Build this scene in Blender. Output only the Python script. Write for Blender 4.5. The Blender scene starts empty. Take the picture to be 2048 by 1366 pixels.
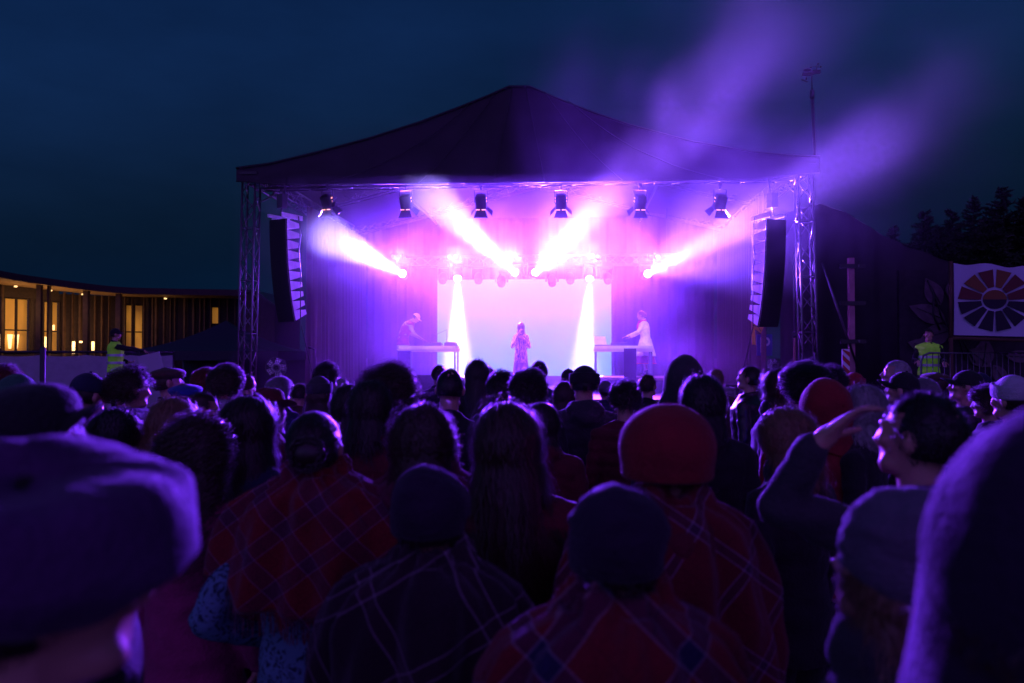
import bpy, math, random
from math import sin, cos, pi, radians, sqrt, atan2, exp
from mathutils import Vector, Matrix, noise
SC = bpy.context.scene
COL = SC.collection
# ---------------------------------------------------------------- camera
F = 2048*28/36.0
CAMZ = 1.9
PITCH = math.atan(29/F)
cam = bpy.data.cameras.new('camera'); camo = bpy.data.objects.new('camera', cam); COL.objects.link(camo)
cam.lens = 28; cam.sensor_width = 36; cam.clip_start = 0.05; cam.clip_end = 2000
camo.location = (0, 0, CAMZ); camo.rotation_euler = (pi/2+PITCH, 0, 0)
cam.dof.use_dof = True; cam.dof.focus_distance = 9.0; cam.dof.aperture_fstop = 2.6
SC.camera = camo
# ---------------------------------------------------------------- world: dusk sky with thin cloud
W = bpy.data.worlds.new('World'); SC.world = W; W.use_nodes = True
wn = W.node_tree.nodes; wl = W.node_tree.links; wn.clear()
out = wn.new('ShaderNodeOutputWorld'); bg = wn.new('ShaderNodeBackground')
sky = wn.new('ShaderNodeTexSky'); sky.sky_type = 'NISHITA'; sky.sun_disc = False
sky.sun_elevation = radians(-4.0); sky.sun_rotation = radians(200); sky.ozone_density = 3.0; sky.dust_density = 1.5
tc = wn.new('ShaderNodeTexCoord'); mp = wn.new('ShaderNodeMapping'); mp.inputs['Scale'].default_value = (2.2, 2.2, 6.5)
nz = wn.new('ShaderNodeTexNoise'); nz.inputs['Scale'].default_value = 1.3; nz.inputs['Detail'].default_value = 5; nz.inputs['Roughness'].default_value = .55
cr = wn.new('ShaderNodeMapRange'); cr.inputs['From Min'].default_value = .3; cr.inputs['From Max'].default_value = .72
cr.inputs['To Min'].default_value = .78; cr.inputs['To Max'].default_value = 1.2
hs = wn.new('ShaderNodeHueSaturation'); hs.inputs['Saturation'].default_value = 1.0
vm = wn.new('ShaderNodeVectorMath'); vm.operation = 'SCALE'
wl.new(tc.outputs['Generated'], mp.inputs[0]); wl.new(mp.outputs[0], nz.inputs[0]); wl.new(nz.outputs[0], cr.inputs[0])
wl.new(sky.outputs[0], hs.inputs['Color']); wl.new(cr.outputs[0], vm.inputs['Scale'])
tn = wn.new('ShaderNodeVectorMath'); tn.operation = 'MULTIPLY_ADD'; tn.inputs[1].default_value = (.35, 1.0, 1.15); tn.inputs[2].default_value = (.0004, .0026, .0085)
wl.new(hs.outputs[0], tn.inputs[0]); wl.new(tn.outputs[0], vm.inputs[0]); wl.new(vm.outputs[0], bg.inputs['Color']); bg.inputs['Strength'].default_value = 2.9
# violet fill added behind the camera to light the crowd and canopy
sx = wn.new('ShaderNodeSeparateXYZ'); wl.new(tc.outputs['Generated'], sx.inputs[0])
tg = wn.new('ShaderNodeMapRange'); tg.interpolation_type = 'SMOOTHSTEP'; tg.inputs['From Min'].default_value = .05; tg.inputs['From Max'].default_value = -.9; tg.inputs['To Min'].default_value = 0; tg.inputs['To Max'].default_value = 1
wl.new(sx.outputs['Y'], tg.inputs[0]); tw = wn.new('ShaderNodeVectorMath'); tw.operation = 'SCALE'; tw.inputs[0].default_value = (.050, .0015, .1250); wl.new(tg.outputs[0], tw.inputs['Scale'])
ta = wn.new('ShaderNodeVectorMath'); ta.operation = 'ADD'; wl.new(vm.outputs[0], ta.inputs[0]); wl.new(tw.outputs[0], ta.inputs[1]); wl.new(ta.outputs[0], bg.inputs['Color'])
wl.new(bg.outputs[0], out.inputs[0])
# ---------------------------------------------------------------- exposure and sampling
SC.view_settings.view_transform = 'Standard'; SC.view_settings.look = 'None'; SC.view_settings.gamma = 1
SC.view_settings.exposure = 0; SC.view_settings.use_curve_mapping = False
SC.render.engine = 'CYCLES'
cy = SC.cycles; cy.use_denoising = True; cy.max_bounces = 4; cy.diffuse_bounces = 2; cy.glossy_bounces = 2; cy.transmission_bounces = 3
cy.volume_bounces = 1; cy.transparent_max_bounces = 12; cy.sample_clamp_indirect = 10; cy.caustics_reflective = False; cy.caustics_refractive = False
cy.volume_step_rate = 0.5; cy.volume_max_steps = 128
# ---------------------------------------------------------------- coordinates
def ray(px, py):
    a = (px-1024)/F; b = -(py-683)/F
    return Vector((a, cos(PITCH)-b*sin(PITCH), sin(PITCH)+b*cos(PITCH)))
def P(px, py, Y):
    d = ray(px, py); t = Y/d.y
    return Vector((d.x*t, Y, CAMZ+d.z*t))
SX = Vector((.9968, -.0803, 0)); SY = Vector((.0803, .9968, 0)); SO = Vector((.155, 17.0, 0)); RZ = atan2(-.0803, .9968)
def S(u, v, z): return SO+SX*u+SY*v+Vector((0, 0, z))
def PS(px, py, v):                       # image point -> stage plane at depth v
    d = ray(px, py); o = Vector((0, 0, CAMZ)); n = SY
    t = ((SO+SY*v)-Vector((0, 0, 0))).dot(n)/d.dot(n)
    return o+d*t
def UZ(px, py, v):
    p = PS(px, py, v); q = p-SO
    return q.dot(SX), p.z
# ---------------------------------------------------------------- materials
MATS = {}
def mat(name, col, rough=.7, metal=0, sheen=0, bump=0, bscale=40, var=0, vscale=6, emit=None, es=0, spec=.5, sc=None, trans=0, detail=4):
    if name in MATS: return MATS[name]
    m = bpy.data.materials.new(name); m.use_nodes = True; n = m.node_tree.nodes; l = m.node_tree.links
    b = n['Principled BSDF']; b.inputs['Base Color'].default_value = (*col, 1); b.inputs['Roughness'].default_value = rough
    b.inputs['Metallic'].default_value = metal; b.inputs['Specular IOR Level'].default_value = spec
    if sheen:
        b.inputs['Sheen Weight'].default_value = sheen; b.inputs['Sheen Roughness'].default_value = .35
        b.inputs['Sheen Tint'].default_value = (*(sc or col), 1)
    if emit: b.inputs['Emission Color'].default_value = (*emit, 1); b.inputs['Emission Strength'].default_value = es
    tc = n.new('ShaderNodeTexCoord')
    if var:
        t = n.new('ShaderNodeTexNoise'); t.inputs['Scale'].default_value = vscale; t.inputs['Detail'].default_value = detail
        r = n.new('ShaderNodeMapRange'); r.inputs['From Min'].default_value = .3; r.inputs['From Max'].default_value = .7
        r.inputs['To Min'].default_value = 1-var; r.inputs['To Max'].default_value = 1+var
        v = n.new('ShaderNodeVectorMath'); v.operation = 'SCALE'; v.inputs[0].default_value = col
        l.new(tc.outputs['Object'], t.inputs[0]); l.new(t.outputs[0], r.inputs[0]); l.new(r.outputs[0], v.inputs['Scale']); l.new(v.outputs[0], b.inputs['Base Color'])
    if bump:
        t = n.new('ShaderNodeTexNoise'); t.inputs['Scale'].default_value = bscale; t.inputs['Detail'].default_value = 6
        k = n.new('ShaderNodeBump'); k.inputs['Strength'].default_value = bump; k.inputs['Distance'].default_value = .02
        l.new(tc.outputs['Object'], t.inputs[0]); l.new(t.outputs[0], k.inputs['Height']); l.new(k.outputs[0], b.inputs['Normal'])
    MATS[name] = m; return m
# ---------------------------------------------------------------- mesh builder
class MB:
    def __init__(s): s.v = []; s.f = []; s.sm = []
    def add(s, vs, fs, smooth=False):
        o = len(s.v); s.v += [tuple(x) for x in vs]; s.f += [tuple(i+o for i in f) for f in fs]; s.sm += [smooth]*len(fs); return s
    def box(s, c, d, rz=0, rx=0, ry=0, taper=1):
        R = Matrix.Rotation(rz, 3, 'Z') @ Matrix.Rotation(ry, 3, 'Y') @ Matrix.Rotation(rx, 3, 'X'); c = Vector(c); vs = []
        for z in (-1, 1):
            k = taper if z > 0 else 1
            for x, y in ((-1, -1), (1, -1), (1, 1), (-1, 1)): vs.append(c+R @ Vector((x*d[0]/2*k, y*d[1]/2*k, z*d[2]/2)))
        return s.add(vs, [(3, 2, 1, 0), (4, 5, 6, 7), (0, 1, 5, 4), (1, 2, 6, 5), (2, 3, 7, 6), (3, 0, 4, 7)])
    def tube(s, pts, r, n=8, cap=True):
        pts = [Vector(p) for p in pts]; rs = r if isinstance(r, (list, tuple)) else [r]*len(pts); vs = []; fs = []
        up = None
        for i, p in enumerate(pts):
            d = (pts[min(i+1, len(pts)-1)]-pts[max(i-1, 0)]); d = d.normalized() if d.length > 1e-9 else Vector((0, 0, 1))
            if up is None: up = Vector((0, 0, 1)) if abs(d.z) < .9 else Vector((1, 0, 0))
            a = d.cross(up); a = a.normalized() if a.length > 1e-6 else d.orthogonal().normalized()
            b = d.cross(a).normalized(); up = -b if False else up
            for k in range(n): vs.append(p+(a*cos(2*pi*k/n)+b*sin(2*pi*k/n))*rs[i])
        for i in range(len(pts)-1):
            for k in range(n): fs.append((i*n+k, i*n+(k+1) % n, (i+1)*n+(k+1) % n, (i+1)*n+k))
        if cap: fs += [tuple(range(n))[::-1], tuple((len(pts)-1)*n+k for k in range(n))]
        return s.add(vs, fs, True)
    def loft(s, rings, cap=True, closed=True, smooth=True):
        n = len(rings[0]); vs = [p for r in rings for p in r]; fs = []
        for i in range(len(rings)-1):
            for k in range(n if closed else n-1): fs.append((i*n+k, i*n+(k+1) % n, (i+1)*n+(k+1) % n, (i+1)*n+k))
        if cap: fs += [tuple(range(n))[::-1], tuple((len(rings)-1)*n+k for k in range(n))]
        return s.add(vs, fs, smooth)
    def ell(s, c, r, nu=16, nv=10, R=None):
        c = Vector(c); rings = []
        for i in range(nv+1):
            t = pi*i/nv; t = max(.02, min(pi-.02, t)); ring = []
            for k in range(nu):
                q = Vector((r[0]*sin(t)*cos(2*pi*k/nu), r[1]*sin(t)*sin(2*pi*k/nu), -r[2]*cos(t)))
                ring.append(c+(R @ q if R else q))
            rings.append(ring)
        return s.loft(rings)
    def prism(s, poly, z0, z1, M=None):    # poly in xy, extruded z0..z1, M maps to place
        n = len(poly); vs = [Vector((x, y, z0)) for x, y in poly]+[Vector((x, y, z1)) for x, y in poly]
        if M is not None: vs = [M @ q for q in vs]
        return s.add(vs, [tuple(range(n))[::-1], tuple(range(n, 2*n))]+[(k, (k+1) % n, n+(k+1) % n, n+k) for k in range(n)])
    def mesh(s, name):
        me = bpy.data.meshes.new(name); me.from_pydata(s.v, [], s.f); me.polygons.foreach_set('use_smooth', s.sm); me.update(); return me
    def build(s, name, m, parent=None, loc=None):
        o = bpy.data.objects.new(name, s.mesh(name)); COL.objects.link(o)
        if m: o.data.materials.append(m)
        if parent is not None: o.parent = parent
        if loc is not None: o.location = loc
        return o
def tag(o, label=None, cat=None, group=None, kind=None):
    if label: o['label'] = label
    if cat: o['category'] = cat
    if group: o['group'] = group
    if kind: o['kind'] = kind
    return o
def thing(name, label, cat, loc=(0, 0, 0), rz=0, group=None):
    o = bpy.data.objects.new(name, None); COL.objects.link(o); o.location = loc; o.rotation_euler = (0, 0, rz); o.empty_display_size = .1
    return tag(o, label, cat, group)
def kids(o): return [c for c in bpy.data.objects if c.parent == o]
def dup(root, loc, rz, label, group=None):
    r = root.copy(); COL.objects.link(r); r.location = loc; r.rotation_euler = (0, 0, rz); r['label'] = label
    if group: r['group'] = group
    for ch in kids(root):
        c = ch.copy(); COL.objects.link(c); c.parent = r
        for g in kids(ch):
            d = g.copy(); COL.objects.link(d); d.parent = c
    return r
def clampf(x, a, b): return max(a, min(b, x))
def fab(name, c, **k): return mat(name, c, rough=.9, sheen=.25, bump=.35, bscale=60, var=.25, **k)
M_alu = mat('aluminium', (.15, .15, .16), .42, 1, bump=.1, var=.15)
M_blk = mat('black_metal', (.02, .02, .022), .45, 0, bump=.1, var=.3)
M_canvas = mat('black_canvas', (.020, .015, .024), .65, 0, sheen=.1, bump=.5, bscale=3, var=.35, vscale=1.2)
M_drape = mat('drape', (.03, .016, .011), .95, 0, sheen=.2, bump=.3, bscale=30, var=.2, vscale=2)
M_grille = mat('speaker_grille', (.012, .012, .013), .6, 0, bump=.4, bscale=200)
M_cab = mat('speaker_cabinet', (.9, .9, .92), .5, 0, bump=.15, bscale=90, var=.12)
M_ply = mat('plywood_deck', (.33, .22, .13), .6, 0, bump=.15, var=.3, vscale=3)
# ================================================================ ground
g = MB(); N = 40
for i in range(N+1):
    for j in range(N+1):
        x = -300+600*i/N; y = -60+700*j/N
        g.v.append((x, y, 0))
for i in range(N):
    for j in range(N): a = i*(N+1)+j; g.f.append((a, a+N+1, a+N+2, a+1)); g.sm.append(False)
tag(g.build('ground', mat('gravel_ground', (.045, .04, .038), .95, bump=.6, bscale=25, var=.4, vscale=3)), kind='structure')
# ================================================================ stage
def stage_thing(name, label, cat, group=None): return thing(name, label, cat, SO, RZ, group)
st = stage_thing('stage_platform', 'raised stage deck of worn plywood behind the crowd with black skirt', 'stage')
MB().box((0, 4.1, .96), (12.6, 8.8, .08)).build('deck', M_ply, st)
b = MB(); rings = []
for zi in (.02, .5, .92):
    rings.append([Vector((-6.3+12.6*k/160, -.31+.03*sin(k*1.1)*(1-zi*.5), zi)) for k in range(161)])
b.loft(rings, cap=False, closed=False).build('skirt', M_canvas, st)
b = MB()
for u in range(-6, 7, 2):
    for v in (0, 2, 4, 6, 8): b.tube([(u, v, .0), (u, v, .92)], .03)
b.build('understructure', M_alu, st)

def truss(p0, p1, w=.29, bays=None, r=.025, up=None, laced=(0, 1, 2, 3)):
    p0 = Vector(p0); p1 = Vector(p1); d = (p1-p0); L = d.length; d.normalize()
    up = Vector(up) if up else (Vector((0, 0, 1)) if abs(d.z) < .9 else Vector((0, 1, 0)))
    a = d.cross(up).normalized(); c = a.cross(d).normalized(); h = w/2
    cs = [a*h+c*h, -a*h+c*h, -a*h-c*h, a*h-c*h]; m1 = MB(); m2 = MB()
    for q in cs: m1.tube([p0+q, p1+q], r, 8)
    bays = bays or max(1, int(L/(w*1.25)))
    for fi in laced:
        A = cs[fi]; B = cs[(fi+1) % 4]
        for k in range(bays):
            t0 = d*(L*k/bays); t1 = d*(L*(k+1)/bays)
            if k % 2: m2.tube([p0+A+t0, p0+B+t1], r*.5, 6)
            else: m2.tube([p0+B+t0, p0+A+t1], r*.5, 6)
        for k in range(0, bays+1, max(1, bays//4)): m2.tube([p0+A+d*(L*k/bays), p0+B+d*(L*k/bays)], r*.5, 6)
    return m1, m2
def truss_into(par, *a, **k):
    m1, m2 = truss(*a, **k); m1.build('chord', M_alu, par); m2.build('lacing', M_alu, par)
def tower(u, v, lean, label, ztop=5.9):
    t = thing('truss_tower', label, 'truss tower', S(u, v, 0), RZ, 'truss towers at the stage corners')
    truss_into(t, (lean, 0, .06), (0, 0, ztop), .29, 15, .026)
    MB().box((lean, 0, .03), (.7, .7, .05)).build('base_plate', M_blk, t)
    MB().box((0, 0, ztop+.03), (.4, .4, .06)).build('head_block', M_blk, t)
    return t
tower(-5.98, .17, -.12, 'aluminium truss tower at the front left corner of the stage')
tower(5.98, .17, .12, 'aluminium truss tower at the front right corner of the stage')
tower(-5.98, 8.1, 0, 'aluminium truss tower behind the left stage drape')
tower(5.98, 8.1, 0, 'aluminium truss tower behind the right stage drape')
# canopy
prof = [UZ(x, y, 0) for x, y in [(473, 336), (540, 327), (640, 303), (740, 276), (840, 244), (920, 214), (975, 192), (1018, 173), (1060, 173),
        (1105, 193), (1180, 223), (1260, 250), (1380, 282), (1500, 303), (1580, 311), (1639, 313)]]
bot = [UZ(x, y, 0) for x, y in [(1639, 346), (1500, 359), (1290, 362), (1040, 365), (800, 368), (560, 369), (473, 363)]]
can = stage_thing('stage_canopy', 'dark tent roof with curved gable spanning the whole stage', 'canopy')
MM = Matrix(((1, 0, 0, 0), (0, 0, 1, 0), (0, 1, 0, 0), (0, 0, 0, 1)))
def fine(pr, n=6):
    o = []
    for i in range(len(pr)-1):
        for k in range(n): t = k/n; o.append((pr[i][0]*(1-t)+pr[i+1][0]*t, pr[i][1]*(1-t)+pr[i+1][1]*t))
    return o+[pr[-1]]
pf = fine(prof)
def botz(u):
    bb = sorted(bot)
    for i in range(len(bb)-1):
        if bb[i][0] <= u <= bb[i+1][0]: t = (u-bb[i][0])/(bb[i+1][0]-bb[i][0]); return bb[i][1]*(1-t)+bb[i+1][1]*t
    return bb[0][1] if u < bb[0][0] else bb[-1][1]
NZ = 10; b = MB()
for side, y0 in ((0, 0.0), (1, .03)):
    rr = []
    for k in range(NZ+1):
        ring = []
        for (u, z) in pf:
            zb = botz(u); zz = zb+(z-zb)*k/NZ
            w = .09*noise.noise(Vector((u*1.1, zz*1.8, 0)))+.02*noise.noise(Vector((u*4, zz*.8, 3)))
            ring.append(Vector((u, y0+w*sin(pi*k/NZ), zz)))
        rr.append(ring if side == 0 else ring)
    b.loft(rr, cap=False, closed=False)
b.build('gable_cover', M_canvas, can)
b = MB(); rr = []
for k in range(13):
    v = -.02+8.7*k/12; sag = .12*sin(pi*k/12)
    rr.append([Vector((u, v, z+.02-sag*(1-abs(u)/6.5)-.03*abs(sin(k*pi/4)))) for u, z in pf])
rr2 = [[q-Vector((0, 0, .025)) for q in r] for r in rr]
b.loft(rr, cap=False, closed=False); b.loft(rr2, cap=False, closed=False); b.build('roof_sheet', M_canvas, can)
for uu in (-4.3, -2.2, -.55, .55, 2.2, 4.3):          # sewn panel seams fanning out from the peak
    pts = []
    for k in range(13):
        t = k/12; u = uu*(.25+.75*t); zz = [z for a_, z in pf if a_ <= u][-1]; zt_ = zz*(1-t)+botz(u)*t; pts.append((u, -.055-.03*sin(pi*t), zt_-.02*(1-t)))
    MB().tube(pts, .011, 5).build('seam', M_blk, can)
b = MB()      # hem seams and eye straps on the gable
b.tube([Vector((u, -.03, z-.01)) for u, z in pf], .018, 6); b.tube([Vector((x, -.02, z)) for x, z in sorted(bot)], .014, 6)
b.build('hem_rope', M_blk, can)
ze = 5.9; AP = 7.45
for v in (4.0, 8.1):
    for s_ in (-1, 1):
        t0 = (s_*5.9, v, ze); t1 = (s_*.12, v, AP-.12)
        truss_into(can, t0, t1, .26, 14, .022)
for s_ in (-1, 1):
    truss_into(can, (s_*5.98, .35, ze), (s_*5.98, 7.9, ze), .29, 18, .024)
b = MB()
for s_ in (-1, 1):
    b.tube([(s_*5.9, .3, ze+.1), (s_*.1, 8.0, AP-.1)], .014, 6); b.tube([(s_*3.2, .3, 6.1), (s_*3.2, 8.0, 6.1)], .03, 6)
    b.tube([(s_*5.98, .4, ze-.6), (s_*5.98, 1.6, ze-.1)], .02, 6)
b.tube([(0, .3, AP-.05), (0, 8.1, AP-.05)], .04)
b.build('roof_brace', M_alu, can)
for s_ in (-1, 1):     # ladder shaped short trusses near the ridge
    m = MB()
    for du in (0, .42): m.tube([(s_*(1.9+du), .4, 6.05), (s_*(1.55+du), 4.0, 6.6)], .025)
    for k in range(8): t = k/7; m.tube([(s_*(1.9-.35*t), .4+3.6*t, 6.05+.55*t), (s_*(2.32-.35*t), .4+3.6*t, 6.05+.55*t)], .013)
    m.build('ladder_truss', M_alu, can)
# drapes
def drape(p0, p1, z0, z1, label, amp=.07, folds=.35, mt=M_drape):
    p0 = Vector(p0); p1 = Vector(p1); d = p1-p0; L = d.length; nn = Vector((-d.y, d.x, 0)).normalized(); n = int(L/.045); rr = []
    for side in (0, .012):
        for k in range(9):
            t = k/8; z = z0+(z1-z0)*t; ring = []
            for i in range(n+1):
                s_ = L*i/n; w = amp*(1-.5*t)*(sin(s_*2*pi/folds+1.5*noise.noise(Vector((s_*.8, t, p0.x))))+.4*sin(s_*2*pi/folds*2.3+2))
                ring.append(S(*((p0+d*(i/n)+nn*(w+side)).xy), z))
            rr.append(ring)
    b = MB(); b.loft(rr[:9], cap=False, closed=False); b.loft(rr[9:], cap=False, closed=False)
    return tag(b.build('stage_drape', mt), label, 'drape', 'drapes around the stage')
drape((-5.55, 2.6, 0), (-5.55, 8.1, 0), 1.0, 5.7, 'tall brown pleated drape down the left side of the stage')
drape((5.6, 1.9, 0), (5.6, 8.1, 0), 1.0, 5.7, 'tall brown pleated drape down the right side of the stage')
drape((-5.5, 8.3, 0), (5.5, 8.3, 0), 1.0, 6.3, 'dark pleated drape across the back of the stage behind the screen', mt=mat('back_cloth', (.007, .005, .008), .95))
# LED screen
sc = thing('led_screen', 'large glowing pale lavender video screen standing behind the singer', 'screen', S(0, 7.6, 0), RZ)
u0, zt = UZ(875, 560, 7.6); u1, zb = UZ(1223, 752, 7.6)
m_led = mat('led_face', (.05, .05, .06), .5, emit=(.50, .50, 1.0), es=1.1)
n_ = m_led.node_tree.nodes; l_ = m_led.node_tree.links; t_ = n_.new('ShaderNodeTexNoise'); t_.inputs['Scale'].default_value = .7; t_.inputs['Detail'].default_value = 3
mr = n_.new('ShaderNodeMix'); mr.data_type = 'RGBA'; mr.inputs['A'].default_value = (.12, .40, .8, 1); mr.inputs['B'].default_value = (.20, .42, .8, 1)
c_ = n_.new('ShaderNodeTexCoord'); l_.new(c_.outputs['Object'], t_.inputs[0]); l_.new(t_.outputs[0], mr.inputs['Factor']); l_.new(mr.outputs['Result'], n_['Principled BSDF'].inputs['Emission Color'])
MB().box(((u0+u1)/2, 0, (zt+zb)/2), (u1-u0, .06, zt-zb)).build('display', m_led, sc)
MB().box(((u0+u1)/2, .1, (zt+zb)/2), (u1-u0+.02, .12, zt-zb+.04)).build('backing', M_blk, sc)
b = MB(); b.box(((u0+u1)/2, .1, (zb+1)/2), (u1-u0+.3, .5, zb-1.0)); b.build('screen_base', M_blk, sc)
# lighting trusses
ft = stage_thing('lighting_truss', 'front lighting truss under the canopy edge carrying six barn door lamps', 'truss', 'lighting trusses')
truss_into(ft, (-5.8, .35, 5.78), (5.8, .35, 5.78), .29, 32, .024)
rt = stage_thing('lighting_truss', 'rear lighting truss above the video screen carrying the moving lamps', 'truss', 'lighting trusses')
zr = UZ(1049, 522, 7.0)[1]
truss_into(rt, (-4.2, 7.0, zr), (4.2, 7.0, zr), .29, 24, .024)
for u in (-3.9, 3.9): MB().tube([(u, 7, zr+.15), (u, 7, 6.4)], .012).build('hanging_chain', M_blk, rt)
# risers
for s_, lab in ((-1, 'low black riser under the left equipment table'), (1, 'low black riser under the right equipment table')):
    r = thing('stage_riser', lab, 'riser', S(s_*2.75-.0, 3.6, 1.0), RZ, 'risers under the equipment tables')
    MB().box((0, 0, .34), (2.3, 2.0, .06)).build('deck', M_ply, r)
    MB().box((0, 0, .157), (2.26, 1.96, .306)).build('skirt', M_blk, r)
def spot(name, loc, aim, power, col, ang, blend=.4, rad=.04, par=None):
    L = bpy.data.lights.new(name, 'SPOT'); L.energy = power; L.color = col; L.spot_size = radians(ang); L.spot_blend = blend; L.shadow_soft_size = rad
    o = bpy.data.objects.new(name, L); COL.objects.link(o); o.location = loc; o.rotation_euler = (Vector(aim)-Vector(loc)).to_track_quat('-Z', 'Y').to_euler()
    if par: 
        o.parent = par; o.matrix_parent_inverse = (Matrix.Translation(par.location) @ par.rotation_euler.to_matrix().to_4x4()).inverted()
    return o
VIO = (.36, .27, 1.0)
# fresnel lamps with barn doors
m_warm = mat('warm_lens', (.8, .7, .5), .3, emit=(1, .36, .10), es=2.2)
def fresnel():
    t = thing('barn_door_lamp', '', 'stage lamp', group='barn door lamps under the canopy edge')
    MB().tube([(0, 0, .33), (0, 0, .46)], .025, 8).box((0, 0, .44), (.09, .07, .09)).build('clamp', M_blk, t)
    y = MB(); y.box((-.17, 0, .14), (.015, .04, .34)); y.box((.17, 0, .14), (.015, .04, .34)); y.box((0, 0, .315), (.355, .04, .02)); y.build('yoke', M_blk, t)
    h = MB(); R = Matrix.Rotation(radians(-58), 3, 'X')
    def r(p): return R @ Vector(p)
    rings = []
    for yy, w, hh in ((-.2, .10, .10), (-.17, .14, .15), (.12, .145, .16), (.14, .155, .17), (.16, .155, .17)):
        rings.append([r((w*clampf(1.25*cos(a), -1, 1), yy, hh*clampf(1.25*sin(a), -1, 1))) for a in [2*pi*(k+.5)/16 for k in range(16)]])
    h.loft(rings)
    for k in range(5): h.box(r((0, -.14+.05*k, .165)), (.2, .02, .02), rx=radians(-58))
    ho = h.build('housing', M_blk, t)
    v_ = MB()                               # glowing cooling slots, and strips added for lamplight at the barn doors
    for k in range(2):
        v_.box(r((-.149, -.10+.09*k, .03)), (.008, .03, .07), rx=radians(-58)); v_.box(r((.149, -.10+.09*k, .03)), (.008, .03, .07), rx=radians(-58))
    for x in (-.075, .075): v_.box(r((x, .150, -.178)), (.10, .018, .018), rx=radians(-58))
    v_.build('vent_slot', m_warm, ho)
    MB().add([r(p) for p in ((-.1, .165, -.1), (.1, .165, -.1), (.1, .165, .1), (-.1, .165, .1))], [(0, 1, 2, 3)]).build('lens', m_warm, t)
    for sx, sz in ((0, 1), (0, -1), (1, 0), (-1, 0)):
        if sx == 0: q = [(-.12, .17, sz*.15), (.12, .17, sz*.15), (.19, .33, sz*.30), (-.19, .33, sz*.30)]
        else: q = [(sx*.15, .17, -.12), (sx*.15, .17, .12), (sx*.29, .33, .18), (sx*.29, .33, -.18)]
        a = [r(p) for p in q]; nn = (a[1]-a[0]).cross(a[3]-a[0]).normalized()*.004
        MB().add(a+[p+nn for p in a], [(0, 1, 2, 3), (7, 6, 5, 4), (0, 4, 5, 1), (1, 5, 6, 2), (2, 6, 7, 3), (3, 7, 4, 0)]).build('barn_door', M_blk, t)
    return t
# (local +y and downwards = light direction after rotation)
f0 = None; ordn = ['first', 'second', 'third', 'fourth', 'fifth', 'sixth']
for i, px in enumerate((655, 812, 962, 1122, 1280, 1440)):
    u, z = UZ(px, 404, .35); loc = S(u, .35, z); rz = RZ+(-.25, -.1, 0, 0, .12, .25)[i]
    lab = ordn[i]+' from the left of the six glowing barn door lamps under the canopy edge'
    if f0 is None: f0 = fresnel(); f0.location = loc; f0.rotation_euler = (0, 0, rz); f0['label'] = lab; o = f0
    else: o = dup(f0, loc, rz, lab)
    o.scale = (.82,)*3
    spot('lamp_beam', S(u, .62, z-.28), S(u*.8, 3.9, 2.2), 460, (1, .64, .40), 30, .6, .07)
# ================================================================ moving lamps on the rear truss
m_beam = mat('lit_lens', (.9, .9, 1), .2, emit=(.75, .45, 1), es=60)
m_glass = mat('dark_lens', (.10, .10, .14), .08, 0, spec=.8)
m_dim = mat('dim_lens', (.2, .15, .25), .2, emit=(.42, .18, 1), es=.9)
def mover(loc, aim, lens, label, s=1.0):
    t = thing('moving_lamp', label, 'stage lamp', loc, 0, 'moving lamps under the rear truss')
    d = (Vector(aim)-Vector(loc)).normalized(); pan = atan2(-d.x, d.y); M = Matrix.Rotation(pan, 3, 'Z'); tilt = math.asin(d.z)
    H = M @ Matrix.Rotation(tilt, 3, 'X')
    MB().box((0, 0, .42*s), (.34*s, .26*s, .12*s), rz=RZ).box((0, 0, .50*s), (.06, .1, .12), rz=RZ).build('base', M_blk, t)
    y = MB()
    for sx in (-1, 1): y.box(M @ Vector((sx*.185*s, 0, .16*s)), (.05*s, .11*s, .40*s), rz=pan)
    y.box((0, 0, .335*s), (.40*s, .13*s, .05*s), rz=pan); y.build('yoke', M_blk, t)
    h = MB(); rings = []
    for yy, r in ((-.20, .06), (-.19, .11), (-.10, .14), (.08, .14), (.17, .125), (.20, .12)):
        rings.append([H @ Vector((r*s*cos(2*pi*k/20), yy*s, r*s*sin(2*pi*k/20))) for k in range(20)])
    h.loft(rings); ho = h.build('head', M_blk, t)
    l = MB(); l.loft([[H @ Vector((r*s*cos(2*pi*k/20), yy*s, r*s*sin(2*pi*k/20))) for k in range(20)] for yy, r in ((.202, .105), (.212, .095), (.218, .05), (.22, .005))])
    l.build('lens', lens, t)
    return t
SC['spots'] = 6
for i, (px, py, aim, pw, ang, lab) in enumerate((
        (808, 549, (600, 443, 15.5), 380000, 9.5, 'moving lamp far left under the rear truss throwing a beam towards the upper left'),
        (915, 548, (917, 735, 21.2), 190000, 17, 'moving lamp shining a white shaft down the left side of the video screen'),
        (1033, 548, (872, 400, 17.2), 300000, 9.5, 'moving lamp just left of centre throwing a thick beam up to the left'),
        (1068, 548, (1214, 395, 17.0), 500000, 9.5, 'moving lamp just right of centre throwing a thick beam up over the crowd'),
        (1180, 548, (1168, 735, 21.2), 190000, 17, 'moving lamp shining a white shaft down the right side of the video screen'),
        (1291, 550, (1500, 437, 16.8), 430000, 9.5, 'moving lamp far right under the rear truss throwing a beam towards the upper right'))):
    u, z = UZ(px, py, 6.75); loc = S(u, 6.75, z); a = P(*aim)
    m = mover(loc, a, m_beam, lab); d = (a-loc).normalized()
    spot('beam_halo', loc+d*.26, a, pw*(.02, .09, .22)[(i not in (1, 4))+(i in (3, 5))], (.19, .06, 1.0), ang*(3.4 if i in (3, 5) else 2.8), 1.0, .05)  # wider spot added to each lamp to imitate the halo in the smoke
    spot('beam', loc+d*.26, a, pw, (VIO, (.5, .42, 1), VIO, (.27, .09, 1), (.5, .42, 1), (.27, .10, 1))[i], ang, 1.0, .05)
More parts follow.
